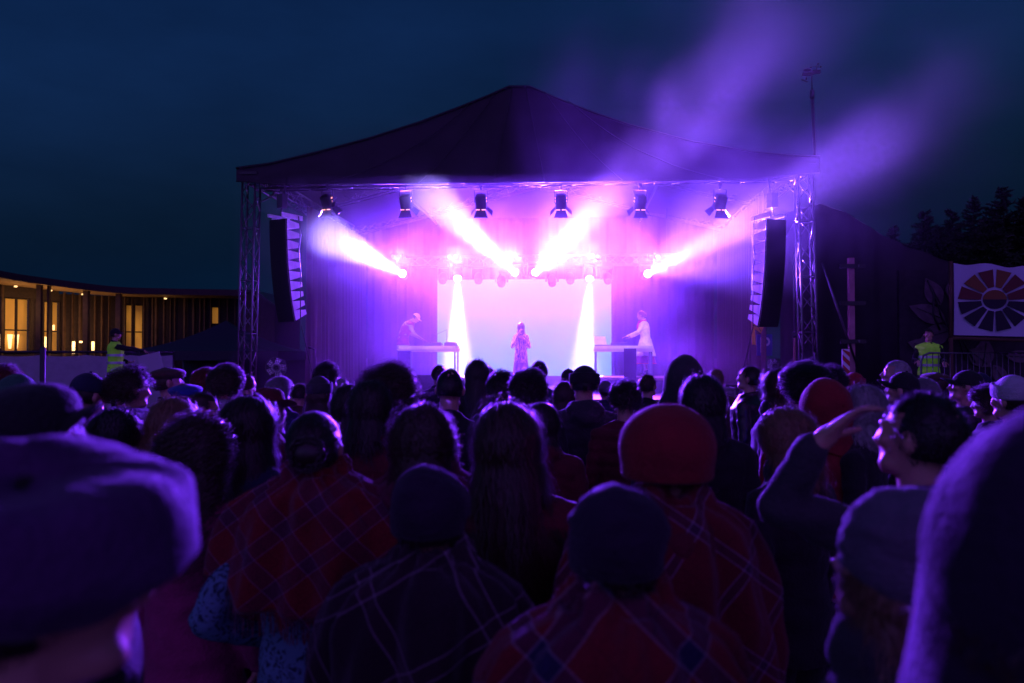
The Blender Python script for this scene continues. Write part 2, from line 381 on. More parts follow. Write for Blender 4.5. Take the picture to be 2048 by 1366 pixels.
for px, py, lab in ((886, 556, 'left end of the screen top'), (957, 556, 'left third of the screen top'), (1003, 562, 'left of the two centre beams'),
                    (1104, 561, 'right of the two centre beams'), (1140, 556, 'right third of the screen top'), (1215, 556, 'right end of the screen top')):
    u, z = UZ(px, py, 6.75); loc = S(u, 6.75, z)
    mover(loc, loc+Vector((.0, -3, -2.2)), m_glass, 'unlit moving lamp hanging at the '+lab, .95)
# blinder pairs above the truss: wide spots are added to light the crowd violet
for i, (px, lab) in enumerate(((793, 'far left of the row'), (906, 'second from the left'), (1024, 'third from the left'), (1190, 'fourth from the left'), (1309, 'far right of the row'))):
    u, z = UZ(px, 514, 6.6); t = thing('twin_blinder_lamp', 'twin round blinder lamp glowing dull violet above the rear truss, '+lab, 'stage lamp', S(u, 6.6, z), RZ, 'twin blinder lamps')
    MB().box((0, .06, 0), (.40, .10, .20)).build('housing', M_blk, t)
    for sx in (-1, 1):
        b = MB(); b.tube([(sx*.09, .0, 0), (sx*.09, -.05, 0)], [.085, .092], 20); o = b.build('rim', M_alu, t)
        MB().tube([(sx*.09, -.03, 0), (sx*.09, -.055, 0), (sx*.09, -.06, 0)], [.07, .06, .02], 20).build('lens', m_dim, o)
    MB().tube([(0, .06, -.1), (0, .06, -.3)], .02).build('bracket', M_blk, t)
    spot('wash', S(u, 6.45, z), S(-u*.8, -9, 1.2), 31000, (.17, .034, 1.0), 66, 1.0, .12)
for s_ in (-1, 1):
    spot('wash', S(s_*3.0, 6.4, 5.0), S(s_*1.5, 1.5, 1.0), 2400, (.22, .003, 1.0), 125, .8, .12)  # added spots with no fixture, filling the stage sides with violet
# ================================================================ line arrays
def array_cab():
    b = MB(); w, fh, bh, d = .47, .222, .10, .40
    b.add([(-w, 0, -fh/2), (0, 0, -fh/2), (0, 0, fh/2), (-w, 0, fh/2), (-w, d, -bh/2), (0, d, -bh/2), (0, d, bh/2), (-w, d, bh/2)],
          [(0, 1, 2, 3), (5, 4, 7, 6), (1, 5, 6, 2), (4, 0, 3, 7), (3, 2, 6, 7), (4, 5, 1, 0)]); return b, w, fh, d
for s_, lab in ((-1, 'tall curved black line array of ten speakers hanging on the left of the stage'), (1, 'tall curved black line array of ten speakers hanging on the right of the stage')):
    u, z0 = UZ(572 if s_ < 0 else 1533, 428, -.35); z0 -= .1
    t = thing('line_array', lab, 'loudspeaker', S(u, -.35, z0), RZ+s_*radians(24), 'hanging line arrays')
    zz = 0; yy = 0; ang = radians(1.5)
    for k in range(10):
        R = Matrix.Rotation(ang, 3, 'X'); b, w, fh, d = array_cab(); off = Vector((0, yy, zz-fh/2))
        b.v = [tuple(off+R @ (Vector(q) if s_ < 0 else Vector((-q[0], q[1], q[2])))) for q in b.v]
        if s_ > 0: b.f = [f[::-1] for f in b.f]
        c = b.build('cabinet', M_cab, t)
        gx = -s_*-w/2; g = MB(); g.box(off+R @ Vector((s_*w/2, -.012, 0)), (w-.01, .02, fh+.004), rx=ang); g.build('grille', M_grille, c)
        rg = MB(); 
        rg.tube([off+R @ Vector((-s_*.015, .0, fh*.5)), off+R @ Vector((-s_*.015, .0, -fh*.5))], .012, 6)
        rg.build('rigging', M_blk, c)
        zz -= fh*cos(ang); yy += fh*sin(ang)*1.0; ang += radians(1.3 if k < 6 else 2.6)
    b = MB(); b.box((s_*.26, .15, .05), (.56, .06, .06)); b.box((s_*.26, .05, .05), (.06, .6, .06)); b.box((-s_*.02, .16, .07), (.03, .62, .10)); b.build('flying_frame', M_cab, t)
    b = MB(); b.tube([(s_*.26, .1, .08), (s_*.26, .3, 1.0)], .018); b.box((s_*.26, .15, .42), (.16, .16, .3)); b.build('chain_hoist', M_blk, t)
    cb = MB(); cb.tube([(-s_*.05, .32, .1), (-s_*.09, .36, -.3), (-s_*.04, .34, -.7), (-s_*.08, .36, -1.1), (-s_*.05, .4, -2.2), (-s_*.3, .6, -3.6)], .012); cb.build('cable', M_blk, t)
# ================================================================ equipment on the stage
def table(u, v, z, w, lab, low=0):
    t = thing('equipment_table', lab, 'table', S(u, v, z), RZ, 'equipment tables on the risers')
    m_t = mat('pale_table', (.62, .58, .55), .5, var=.1)
    b = MB(); b.box((0, 0, .70), (w, .62, .03)); b.box((0, 0, .66), (w-.04, .58, .045)); b.build('tabletop', m_t, t)
    MB().box((0, .02, .755), (w-.06, .5, .07)).build('upper_shelf', m_t, t)
    for sx in (-1, 1):
        for sy in (-1, 1): MB().box((sx*(w/2-.06), sy*.26, .32), (.045, .045, .64)).build('leg', M_alu, t)
    return t
ZR = 1.37
uL, _ = UZ(858, 700, 3.4); uR, _ = UZ(1246, 700, 3.4)
table(uL, 3.4, ZR, 1.55, 'pale trestle table with mixers in front of the man in the cap')
table(uR, 3.4, ZR, 1.50, 'pale trestle table with mixers in front of the woman in the coat')
def mixer(u, v, lab, big=1, lap=False):
    t = thing('dj_mixer', lab, 'mixer', S(u, v, ZR+.791), RZ)
    m_m = mat('mixer_case', (.05, .05, .06), .4)
    MB().box((0, 0, .035), (.42*big, .32, .07)).build('case', m_m, t)
    k_ = MB(); 
    for i in range(6):
        for j in range(3): k_.tube([(-.17*big+.068*big*i, -.1+.1*j, .07), (-.17*big+.068*big*i, -.1+.1*j, .095)], .012, 8)
    k_.build('knobs', M_alu, t)
    for i in range(2): MB().tube([(-.12+.24*i, .0, .07), (-.12+.24*i, .0, .08)], .06, 16).build('jog_wheel', M_alu, t)
    return t
mixer(uL+.12, 3.4, 'dark mixer with knobs under the hands of the man in the cap'); mixer(uL+.56, 3.45, 'second mixer at the screen end of the left table', .7)
mixer(uR-.1, 3.4, 'dark mixer with knobs under the hands of the woman in the coat', 1); 
lp = thing('laptop', 'open laptop at the screen end of the right table', 'laptop', S(uR-.5, 3.4, ZR+.791), RZ+.5)
MB().box((0, 0, .012), (.34, .24, .02)).build('keyboard', M_alu, lp); MB().box((0, .14, .13), (.34, .01, .24), rx=-.3).build('lid', M_cab, lp)
lt = thing('boom_arm', 'thin angled boom arm standing on the left table', 'stand', S(uL+.45, 3.5, ZR+.791), RZ)
MB().tube([(0, 0, 0), (0, 0, .42), (-.40, 0, .25)], .012, 6).build('tube', M_alu, lt); MB().tube([(0, 0, 0), (0, 0, .02)], .07, 12).build('base', M_blk, lt)
for px0, px1, y0, y1, lab in ((798, 823, 702, 752, 'black loudspeaker standing in front of the left equipment table'), (1247, 1272, 697, 765, 'black loudspeaker standing in front of the right equipment table')):
    a, z1 = UZ(px0, y0, 2.3); c, z0 = UZ(px1, y1, 2.3); t = thing('loudspeaker', lab, 'loudspeaker', S((a+c)/2, 2.3, 1.0), RZ, 'loudspeakers beside the tables')
    z1 -= 1; z0 = max(z0-1, .25); w = c-a
    b = MB(); b.prism([(-w/2, -.15), (w/2, -.15), (w*.38, .17), (-w*.38, .17)], z0, z1); b.build('cabinet', M_grille, t)
    MB().box((0, -.157, (z0+z1)/2), (w*.92, .012, (z1-z0)*.94)).build('grille', M_grille, t)
    b = MB(); b.tube([(0, 0, .02), (0, 0, z0)], .02); b.tube([(0, 0, 0), (0, 0, .02)], .22, 20); b.build('stand', M_blk, t)
def wedge(u, v, w, h, lab):
    t = thing('floor_monitor', lab, 'floor monitor', S(u, v, 1.0), RZ, 'floor monitors along the stage front')
    M = Matrix(((0, 0, 1, 0), (1, 0, 0, 0), (0, 1, 0, 0), (0, 0, 0, 1)))
    MB().prism([(-.22, 0), (.2, 0), (.26, h*.5), (-.08, h)][::1], -w/2, w/2, M).build('cabinet', M_grille, t)
    MB().box((0, .1, h*.78), (w*.9, .02, .36), rx=radians(-56)).build('grille', M_grille, t)
for px, py, w, h, lab in ((849, 775, .52, .47, 'tall boxy floor monitor near the left loudspeaker'), (1150, 765, .55, .30, 'floor monitor right of the singer behind the capped heads'), (950, 768, .55, .3, 'floor monitor left of the singer'),
                          (718, 763, .5, .32, 'floor monitor by the foot of the left drape')):
    u, _ = UZ(px, py, .6); wedge(u, .6, w, h, lab)
# microphone stands
def mic_stand(loc, h, lab):
    t = thing('microphone_stand', lab, 'microphone stand', loc, RZ)
    MB().tube([(0, 0, 0), (0, 0, .015)], .14, 20).build('base', M_blk, t)
    MB().tube([(0, 0, 0), (0, 0, h)], .011, 8).build('pole', M_blk, t)
    b = MB(); b.tube([(0, 0, h), (-.07, 0, h+.03)], .014, 8); b.tube([(-.07, 0, h+.03), (-.13, 0, h+.05)], [.02, .03], 10); b.ell((-.14, 0, h+.055), (.032, .032, .032), 10, 8); b.build('microphone', M_blk, t)
u, z = UZ(631, 700, .5); mic_stand(S(u, .5, 1.0), z-1.0, 'microphone on a straight stand against the lit brown drape at the left')
# flight cases
def flight_case(loc, w, d, h, lab):
    t = thing('flight_case', lab, 'flight case', loc, RZ, 'flight cases beside the stage')
    m_c = mat('case_panel', (.05, .045, .06), .5, var=.2)
    MB().box((0, 0, h/2), (w, d, h)).build('panel', m_c, t)
    e = MB()
    for sx in (-1, 1):
        for sy in (-1, 1): e.box((sx*w/2, sy*d/2, h/2), (.03, .03, h+.01))
        for sz in (0, 1): e.box((sx*w/2, 0, sz*h), (.032, d+.01, .03))
    for sy in (-1, 1):
        for sz in (0, 1): e.box((0, sy*d/2, sz*h), (w+.01, .032, .03))
        e.box((0, sy*d/2, h*.62), (w, .034, .018))
    for sx in (-1, 1):
        for sy in (-1, 1):
            for sz in (0, 1): e.ell((sx*w/2, sy*d/2, sz*h), (.035, .035, .035), 8, 6)
    e.build('edging', M_alu, t)
    for x in (-.28*w, .28*w): MB().box((x, -d/2-.018, h*.62), (.07, .02, .06)).build('latch', M_alu, t)
for px, py, Y, w, h, zb_, lab in ((596, 778, 17.4, .55, .28, .7, 'lower flight case stacked by the left stage corner'), (605, 753, 17.4, .52, .25, .99, 'upper flight case stacked by the left stage corner'), (572, 757, 17.5, .3, .25, .7, 'small flight case left of the stack by the left corner'),
                                  (1512, 752, 17.2, .62, .5, .72, 'metal edged flight case by the right stage corner'), (1442, 758, 17.4, .5, .2, 1.0, 'low flight case beside the right drape')):
    p = P(px, py, Y); p.z = zb_; flight_case(p, w, .5, h, lab)
for px, lab, Y in ((590, 'low equipment trestle outside the left stage corner', 17.5), (1500, 'low equipment trestle outside the right stage corner', 17.3)):
    p = P(px, 760, Y); t = thing('trestle', lab, 'trestle', (p.x, p.y, 0), RZ, 'trestles beside the stage')
    MB().box((0, 0, .67), (1.3, .7, .04)).build('top', M_blk, t)
    for sx in (-.55, .55):
        MB().box((sx, 0, .325), (.06, .6, .65)).build('leg', M_blk, t)
# pale round perforated discs on stands (fans)
def fan(px, py, Y, lab, r):
    p = P(px, py, Y); t = thing('stage_fan', lab, 'fan', (p.x, p.y, 0), .5, 'round fans beside the stage')
    MB().tube([(0, 0, 0), (0, 0, p.z-r)], .02).build('pole', M_blk, t)
    b = MB()
    for y_, rr in ((-.05, (.3, .55, .8, 1)), (.06, (.6, 1))):
        for q in rr: b.tube([(r*q*cos(a), y_*(1.1-q*.6), p.z+r*q*sin(a)) for a in [2*pi*k/24 for k in range(25)]], .006, 5)
    for k in range(20): a = 2*pi*k/20; b.tube([(0, -.055, p.z), (r*cos(a), -.02, p.z+r*sin(a))], .005, 4)
    b.build('guard', M_alu, t)
    w = MB()
    for k in range(5):
        a = 2*pi*k/5; w.prism([(0, -.02), (r*.85, -.08), (r*.9, .06), (r*.3, .07)], -.004, .004, Matrix.Translation((0, 0, p.z)) @ Matrix.Rotation(pi/2, 4, 'X') @ Matrix.Rotation(a, 4, 'Z') @ Matrix.Rotation(.35, 4, 'X'))
    w.build('blade', M_cab, t); MB().tube([(0, -.05, p.z), (0, .12, p.z)], .05).build('motor', M_blk, t)
fan(552, 735, 17.0, 'round wire fan at the left stage corner beside the flight cases', .22)
fan(1548, 732, 16.9, 'round wire fan at the right stage corner beside the flight cases', .16)
fm = thing('smoke_machine', 'small smoke machine at the right corner of the stage blowing a pale plume', 'smoke machine', S(4.75, 1.2, 1.0), RZ)
MB().box((0, 0, .15), (.45, .28, .24)).build('case', M_blk, fm); MB().tube([(-.22, 0, .15), (-.30, 0, .17)], .03).build('nozzle', M_alu, fm)
# ================================================================ smoke
def smoke(name, lo, hi, blobs, base, colr, nscale, floor=.35, contrast=1.0, label=None, step=None):
    c = [(a+b)/2 for a, b in zip(lo, hi)]
    b = MB(); b.box(c, [b_-a_ for a_, b_ in zip(lo, hi)])
    m = bpy.data.materials.new(name); m.use_nodes = True; n = m.node_tree.nodes; l = m.node_tree.links; n.clear()
    o = n.new('ShaderNodeOutputMaterial'); pv = n.new('ShaderNodeVolumePrincipled'); pv.inputs['Color'].default_value = (*colr, 1); pv.inputs['Anisotropy'].default_value = .35
    tc = n.new('ShaderNodeTexCoord'); nz = n.new('ShaderNodeTexNoise'); nz.inputs['Scale'].default_value = nscale; nz.inputs['Detail'].default_value = 4; nz.inputs['Distortion'].default_value = .6
    l.new(tc.outputs['Object'], nz.inputs[0])
    mr = n.new('ShaderNodeMapRange'); mr.inputs['From Min'].default_value = .5-.2/contrast; mr.inputs['From Max'].default_value = .5+.2/contrast; mr.inputs['To Min'].default_value = floor; mr.inputs['To Max'].default_value = 2-floor
    l.new(nz.outputs[0], mr.inputs[0])
    def math_(op, a, b_=None):
        k = n.new('ShaderNodeMath'); k.operation = op
        for i, q in enumerate((a, b_)):
            if q is None: continue
            if isinstance(q, (int, float)): k.inputs[i].default_value = q
            else: l.new(q, k.inputs[i])
        return k.outputs[0]
    tot = None
    for (bc, br, amp) in blobs:
        vs = n.new('ShaderNodeVectorMath'); vs.operation = 'SUBTRACT'; l.new(tc.outputs['Object'], vs.inputs[0]); vs.inputs[1].default_value = bc
        vd = n.new('ShaderNodeVectorMath'); vd.operation = 'DIVIDE'; l.new(vs.outputs[0], vd.inputs[0]); vd.inputs[1].default_value = br
        ln = n.new('ShaderNodeVectorMath'); ln.operation = 'LENGTH'; l.new(vd.outputs[0], ln.inputs[0])
        e = n.new('ShaderNodeMapRange'); e.interpolation_type = 'SMOOTHSTEP'; e.inputs['From Min'].default_value = 0; e.inputs['From Max'].default_value = 1
        e.inputs['To Min'].default_value = amp; e.inputs['To Max'].default_value = 0; l.new(ln.outputs['Value'], e.inputs[0])
        tot = e.outputs[0] if tot is None else math_('ADD', tot, e.outputs[0])
    if base: tot = math_('ADD', tot, base) if tot is not None else base
    d = math_('MULTIPLY', tot, mr.outputs[0]); l.new(d, pv.inputs['Density']); l.new(pv.outputs[0], o.inputs['Volume'])
    ob = b.build(name, m); ob.location = SO; ob.rotation_euler = (0, 0, RZ)
    return tag(ob, label, 'smoke', kind='stuff')
smoke('stage_smoke', (-6.15, -.6, 1.02), (6.15, 8.25, 7.0),
      [((0, 3.6, 4.6), (5.8, 4.6, 2.8), .020), ((4.1, 1.6, 1.8), (1.5, 1.2, 1.0), .22), ((-3.6, 5.5, 1.8), (2.2, 2.6, 1.5), .10), ((3.6, 5.5, 2.4), (1.6, 2.6, 1.5), .03)], .018, (.9, .85, .95), .6, .45, 1.1,
      'thin smoke hanging under the stage canopy and catching the light beams')
smoke('drifting_smoke', (.2, -9.5, 2.9), (9.5, -.65, 10.5),
      [((3.0, -3.0, 5.9), (3.8, 5.5, 3.4), .0056), ((6.0, -2.5, 5.2), (3.0, 4.5, 2.4), .0050), ((4.2, -5.5, 7.5), (4.4, 4, 3.4), .0018)], 0, (.9, .85, .95), .6, .14, 1.3,
      'smoke drifting out over the right side of the crowd and lit violet by the beams')
# ================================================================ people: shared body, clothes, hair and hat meshes
def real(mb, voxel, name, smooth=2, disp=None):
    """voxel-remesh overlapping volumes into one continuous skin"""
    me = mb.mesh('t'); ob = bpy.data.objects.new('t', me); COL.objects.link(ob)
    r = ob.modifiers.new('r', 'REMESH'); r.mode = 'VOXEL'; r.voxel_size = voxel; r.use_smooth_shade = True
    s_ = ob.modifiers.new('s', 'SMOOTH'); s_.iterations = smooth; s_.factor = .5
    dg = bpy.context.evaluated_depsgraph_get(); m = bpy.data.meshes.new_from_object(ob.evaluated_get(dg)); m.name = name
    bpy.data.objects.remove(ob); bpy.data.meshes.remove(me)
    if disp:
        for v, nn in zip(m.vertices, [Vector(x.normal) for x in m.vertices]): v.co += nn*disp(v.co)
    m.polygons.foreach_set('use_smooth', [True]*len(m.polygons)); m.materials.clear(); m.update(); return m
def cap(b, p0, p1, r0, r1, n=12):
    p0 = Vector(p0); p1 = Vector(p1); d = (p1-p0).normalized(); pts = []; rs = []
    for k in range(4): a = pi/2*k/3*.95; pts.append(p0-d*r0*cos(a)); rs.append(max(.002, r0*sin(a)))
    for k in range(4): a = pi/2*(1-k/3*.95); pts.append(p1+d*r1*cos(a)); rs.append(max(.002, r1*sin(a)))
    b.tube(pts, rs, n)
def limb(b, pts, rs):
    for i in range(len(pts)-1): cap(b, pts[i], pts[i+1], rs[i], rs[i+1])
ARMS = {   # shoulder, elbow, wrist, finger direction, palm normal   (right side +x; left mirrored)
 'down': [((.178, -.01, 1.385), (.235, -.03, 1.11), (.24, .06, .86), (0, .15, -1), (-1, 0, 0))],
 'tuck': [((.168, -.005, 1.38), (.182, .01, 1.12), (.10, .15, 1.06), (-.8, .5, .2), (0, .2, 1))],
 'akimbo': [((.175, -.01, 1.385), (.33, -.06, 1.10), (.20, .10, .98), (-.8, .4, -.2), (0, .2, 1))],
 'hold': [((.178, -.01, 1.385), (.235, -.02, 1.12), (.10, .21, 1.15), (-.7, .7, .1), (0, .2, 1))],
}
def torso_rings(g=0, hem=.84, front=0):
    T = [(.84, .165, .115, 0), (.93, .162, .115, 0), (1.03, .142, .10, 0), (1.15, .150, .108, 0), (1.27, .170, .118, 0), (1.36, .185, .112, -.005), (1.41, .168, .095, -.01), (1.45, .115, .075, -.012), (1.485, .068, .062, -.012)]
    rings = []
    if hem < .84: T = [(hem, .185, .135, 0), (hem+.05, .18, .13, 0)]+T
    for z, x, y, c in T:
        k = g*(1 if z < 1.43 else .55); rings.append([Vector(((x+k)*cos(2*pi*i/28), c+(y+k)*sin(2*pi*i/28), z)) for i in range(28)])
    return rings
def hand(b, w, fd, pn, sx=1, curl=.5, r=.0088):
    w = Vector(w); f = Vector(fd).normalized(); n = Vector(pn).normalized(); n = (n-f*n.dot(f)).normalized(); a = f.cross(n)*sx
    R = Matrix((a, f, n)).transposed()
    b.ell(w+f*.045, (.040, .050, .015), 14, 10, R); cap(b, w-f*.03, w+f*.02, .026, .026)
    for i, (o, L) in enumerate(((-.030, .072), (-.010, .080), (.010, .076), (.029, .060))):
        p = w+f*.085+a*o; c = curl
        q = p+(f*cos(c*.5)+n*sin(c*.5))*L*.45; r_ = q+(f*cos(c*1.3)+n*sin(c*1.3))*L*.32; t = r_+(f*cos(c*2)+n*sin(c*2))*L*.25
        limb(b, [p-f*.02, q, r_, t], [r, r*.95, r*.88, r*.75])
    p = w+f*.02-a*.030; q = p+(f*.6-a*.8+n*.3).normalized()*.045; t = q+(f*.9-a*.3+n*.4).normalized()*.038
    limb(b, [p, q, t], [.013, .011, .009])
def head(b):
    b.ell((0, -.014, 1.655), (.0755, .098, .096), 24, 16); b.ell((0, .023, 1.605), (.059, .065, .084), 20, 14)
    b.ell((0, .07, 1.548), (.024, .022, .020)); b.ell((.030, .045, 1.560), (.030, .04, .022)); b.ell((-.030, .045, 1.560), (.030, .04, .022))
    b.tube([(0, .082, 1.652), (0, .101, 1.628), (0, .113, 1.611), (0, .098, 1.602)], [.008, .011, .0135, .010], 10)
    for s_ in (-1, 1):
        b.ell((s_*.010, .097, 1.607), (.009, .012, .008)); b.ell((s_*.028, .081, 1.662), (.024, .012, .008)); b.ell((s_*.038, .068, 1.620), (.024, .022, .022))
        b.ell((s_*.029, .080, 1.640), (.013, .011, .010))
        R = Matrix.Rotation(s_*-.35, 3, 'Z') @ Matrix.Rotation(-.2, 3, 'X'); b.ell((s_*.080, -.004, 1.628), (.008, .018, .031), 12, 10, R); b.ell((s_*.084, -.012, 1.628), (.007, .010, .026), 12, 10, R)
    b.ell((0, .086, 1.580), (.021, .010, .006)); b.ell((0, .084, 1.570), (.018, .010, .006))
    cap(b, (0, -.022, 1.45), (0, -.012, 1.58), .060, .055)
def arms_of(arms):
    A = ARMS[arms] if isinstance(arms, str) else arms
    if len(A) == 1: A = [A[0], A[0]]
    res = []
    for s_, q in ((1, A[0]), (-1, A[1])): res.append((s_, [Vector((s_*p[0], p[1], p[2])) for p in q]))
    return res
def body_mesh(arms='down', voxel=.009, curl=.5):
    b = MB(); head(b); b.loft(torso_rings())
    for s_, (sh, el, wr, fd, pn) in arms_of(arms):
        limb(b, [sh*.985, el, wr], [.052, .040, .026]); cap(b, (s_*.04, -.015, 1.43), sh, .055, .05); hand(b, wr, fd, pn, s_, curl)
    for s_ in (-1, 1):
        limb(b, [(s_*.085, 0, .86), (s_*.095, .01, .48), (s_*.10, -.015, .09)], [.088, .055, .037]); cap(b, (s_*.10, -.03, .045), (s_*.115, .12, .03), .036, .026)
    return real(b, voxel, 'person_body')
def folds(amp, sc=9, seed=0):
    def f(c): return amp*noise.noise(Vector((c.x*sc, c.y*sc, c.z*sc*1.6+seed)))+amp*.5*noise.noise(Vector((c.x*sc*2.5+5, c.y*sc*2.5, c.z*sc*3+seed)))
    return f
def coat_mesh(arms='down', kind='jacket', seed=0, hem=.74, sleeves=True):
    b = MB(); b.loft(torso_rings(.030, hem))
    for s_, (sh, el, wr, fd, pn) in arms_of(arms):
        cap(b, (s_*.03, -.018, 1.440), sh*1.0, .060, .060)
        if sleeves: limb(b, [sh, el, wr+(el-wr)*.06], [.064, .054, .041])
    if kind == 'jacket':      # stand collar
        b.tube([(.072*cos(a), -.018+.070*sin(a), 1.495-.018*sin(a)) for a in [2*pi*k/20 for k in range(21)]], .017, 8)
    if kind == 'hoodie':      # hood lying on the back
        b.ell((0, -.085, 1.47), (.125, .072, .060)); b.ell((0, -.13, 1.42), (.09, .05, .07)); b.tube([(.085*cos(a), -.018+.08*sin(a), 1.485-.03*sin(a)) for a in [2*pi*k/20 for k in range(21)]], .028, 8)
    if kind == 'scarf':
        for dz, r in ((0, .034), (.035, .03)): b.tube([((.085-dz*.4)*cos(a), -.015+.085*sin(a), 1.48+dz-.012*sin(a*2)) for a in [2*pi*k/20 for k in range(21)]], r, 10)
    f = folds(.010, 9, seed)
    if kind == 'puffer':
        g = lambda c: .011*abs(sin(c.z*pi/.085))-.004+f(c)*.6
        return real(b, .013, 'coat', 2, g)
    return real(b, .013, 'coat', 2, f)
def legs_mesh():
    b = MB(); b.loft(torso_rings(.008)[:3])
    for s_ in (-1, 1): limb(b, [(s_*.088, 0, .86), (s_*.098, .01, .48), (s_*.10, -.012, .13)], [.10, .075, .062])
    return real(b, .02, 'trousers', 2, folds(.008, 12))
def shoes_mesh():
    b = MB()
    for s_ in (-1, 1): cap(b, (s_*.10, -.03, .05), (s_*.116, .13, .04), .048, .038); cap(b, (s_*.10, -.015, .05), (s_*.10, -.015, .13), .045, .05)
    return real(b, .015, 'shoes')
def shawl_mesh(seed=0, hem=.80, up=0, wide=1.0, asym=.0, collar=1.0):
    rnd = random.Random(seed); prof = [(1.515, .072, .068, -.01), (1.525, .085, .078, -.012), (1.50, .100, .088, -.015), (1.475, .130, .105, -.015), (1.452, .175, .125, -.015), (1.415, .225, .143, -.01), (1.33, .268, .158, 0), (1.20, .292, .172, .01), (1.05, .303, .188, .02), (.92, .30, .198, .02), (hem, .295, .205, .02)]
    if hem > .9: prof = prof[:-3]+[(hem, .30, .19, .02)]
    n = 120; rings = []; m_ = 44; ph = rnd.random()*9
    for j in range(m_+1):
        t = j/m_*(len(prof)-1); i = min(int(t), len(prof)-2); f = t-i; z, x, y, c = [prof[i][k]*(1-f)+prof[i+1][k]*f for k in range(4)]; tt = j/m_; ring = []
        for k in range(n):
            a = 2*pi*k/n; w = (.006+.018*tt)*(sin(a*9+ph+4*noise.noise(Vector((cos(a), sin(a), tt*2+ph))))+.6*sin(a*17+ph*2+tt*3))
            w += .020*noise.noise(Vector((cos(a)*3, sin(a)*3, z*7+ph)))
            col = (.018*sin(a*3+ph)+.014*sin(a*5)+.02*noise.noise(Vector((cos(a)*3, sin(a)*3, tt*12)))) if tt < .25 else 0
            ring.append(Vector(((x*(1+.07*tt)+w+.006*(tt > .3))*wide*cos(a), c+(y*(1+.10*min(1, tt*2))+w+.006)*sin(a), z+col*collar-.03*asym*cos(a)*tt+(.05*sin(a*2+ph)+.06*noise.noise(Vector((cos(a)*2, sin(a)*2, ph))))*(tt**4))))
        rings.append(ring)
    inner = [[q*1.0-Vector((q.x, q.y, 0)).normalized()*.008 for q in r] for r in rings[::-1]]
    b = MB(); b.loft(rings+inner, cap=False)
    fr = MB()            # fringe along the hem
    for k in range(0, n*3):
        a = k/3; i = int(a) % n; f = a-int(a); q = rings[-1][i].lerp(rings[-1][(i+1) % n], f); dx = rnd.uniform(-.01, .01)
        o = len(b.v); t = Vector((-q.y, q.x, 0)).normalized()*.0022
        b.v += [tuple(q-t), tuple(q+t), tuple(q+t*.5+Vector((dx, dx, -.07))), tuple(q-t*.5+Vector((dx, dx, -.07)))]; b.f.append((o, o+1, o+2, o+3)); b.sm.append(True)
    # wool fuzz standing off the surface
    for k in range(9000):
        j = rnd.randrange(2, m_-1); i = rnd.randrange(n); q = rings[j][i].lerp(rings[j+1][(i+1) % n], rnd.random()); u = (rings[j][(i+1) % n]-rings[j][i-1]).cross(rings[j+1][i]-rings[j-1][i]).normalized()
        if u.dot(Vector((q.x, q.y, .25))) < 0: u = -u
        L = rnd.uniform(.004, .012); d = (u+Vector((rnd.gauss(0, .6), rnd.gauss(0, .6), rnd.gauss(0, .6)))).normalized()*L; t = d.orthogonal().normalized()*.0005
        o = len(b.v); b.v += [tuple(q-t), tuple(q+t), tuple(q+d)]; b.f.append((o, o+1, o+2)); b.sm.append(False)
    return b.mesh('shawl')
def skirt_mesh(top=1.0, hem=.25, w0=.16, w1=.30):
    rings = []
    for j in range(21):
        t = j/20; z = top+(hem-top)*t; ring = []
        for k in range(96):
            a = 2*pi*k/96; r = w0+(w1-w0)*t**.8; w = .018*t*sin(a*11+2*sin(t*3)); ring.append(Vector(((r+w)*cos(a), (r*.78+w)*sin(a), z)))
        rings.append(ring)
    b = MB(); b.loft(rings+[[q*.985 for q in r] for r in rings[::-1]], cap=False); return b.mesh('skirt')
HC = Vector((0, -.012, 1.645)); HR = Vector((.0765, .100, .104))
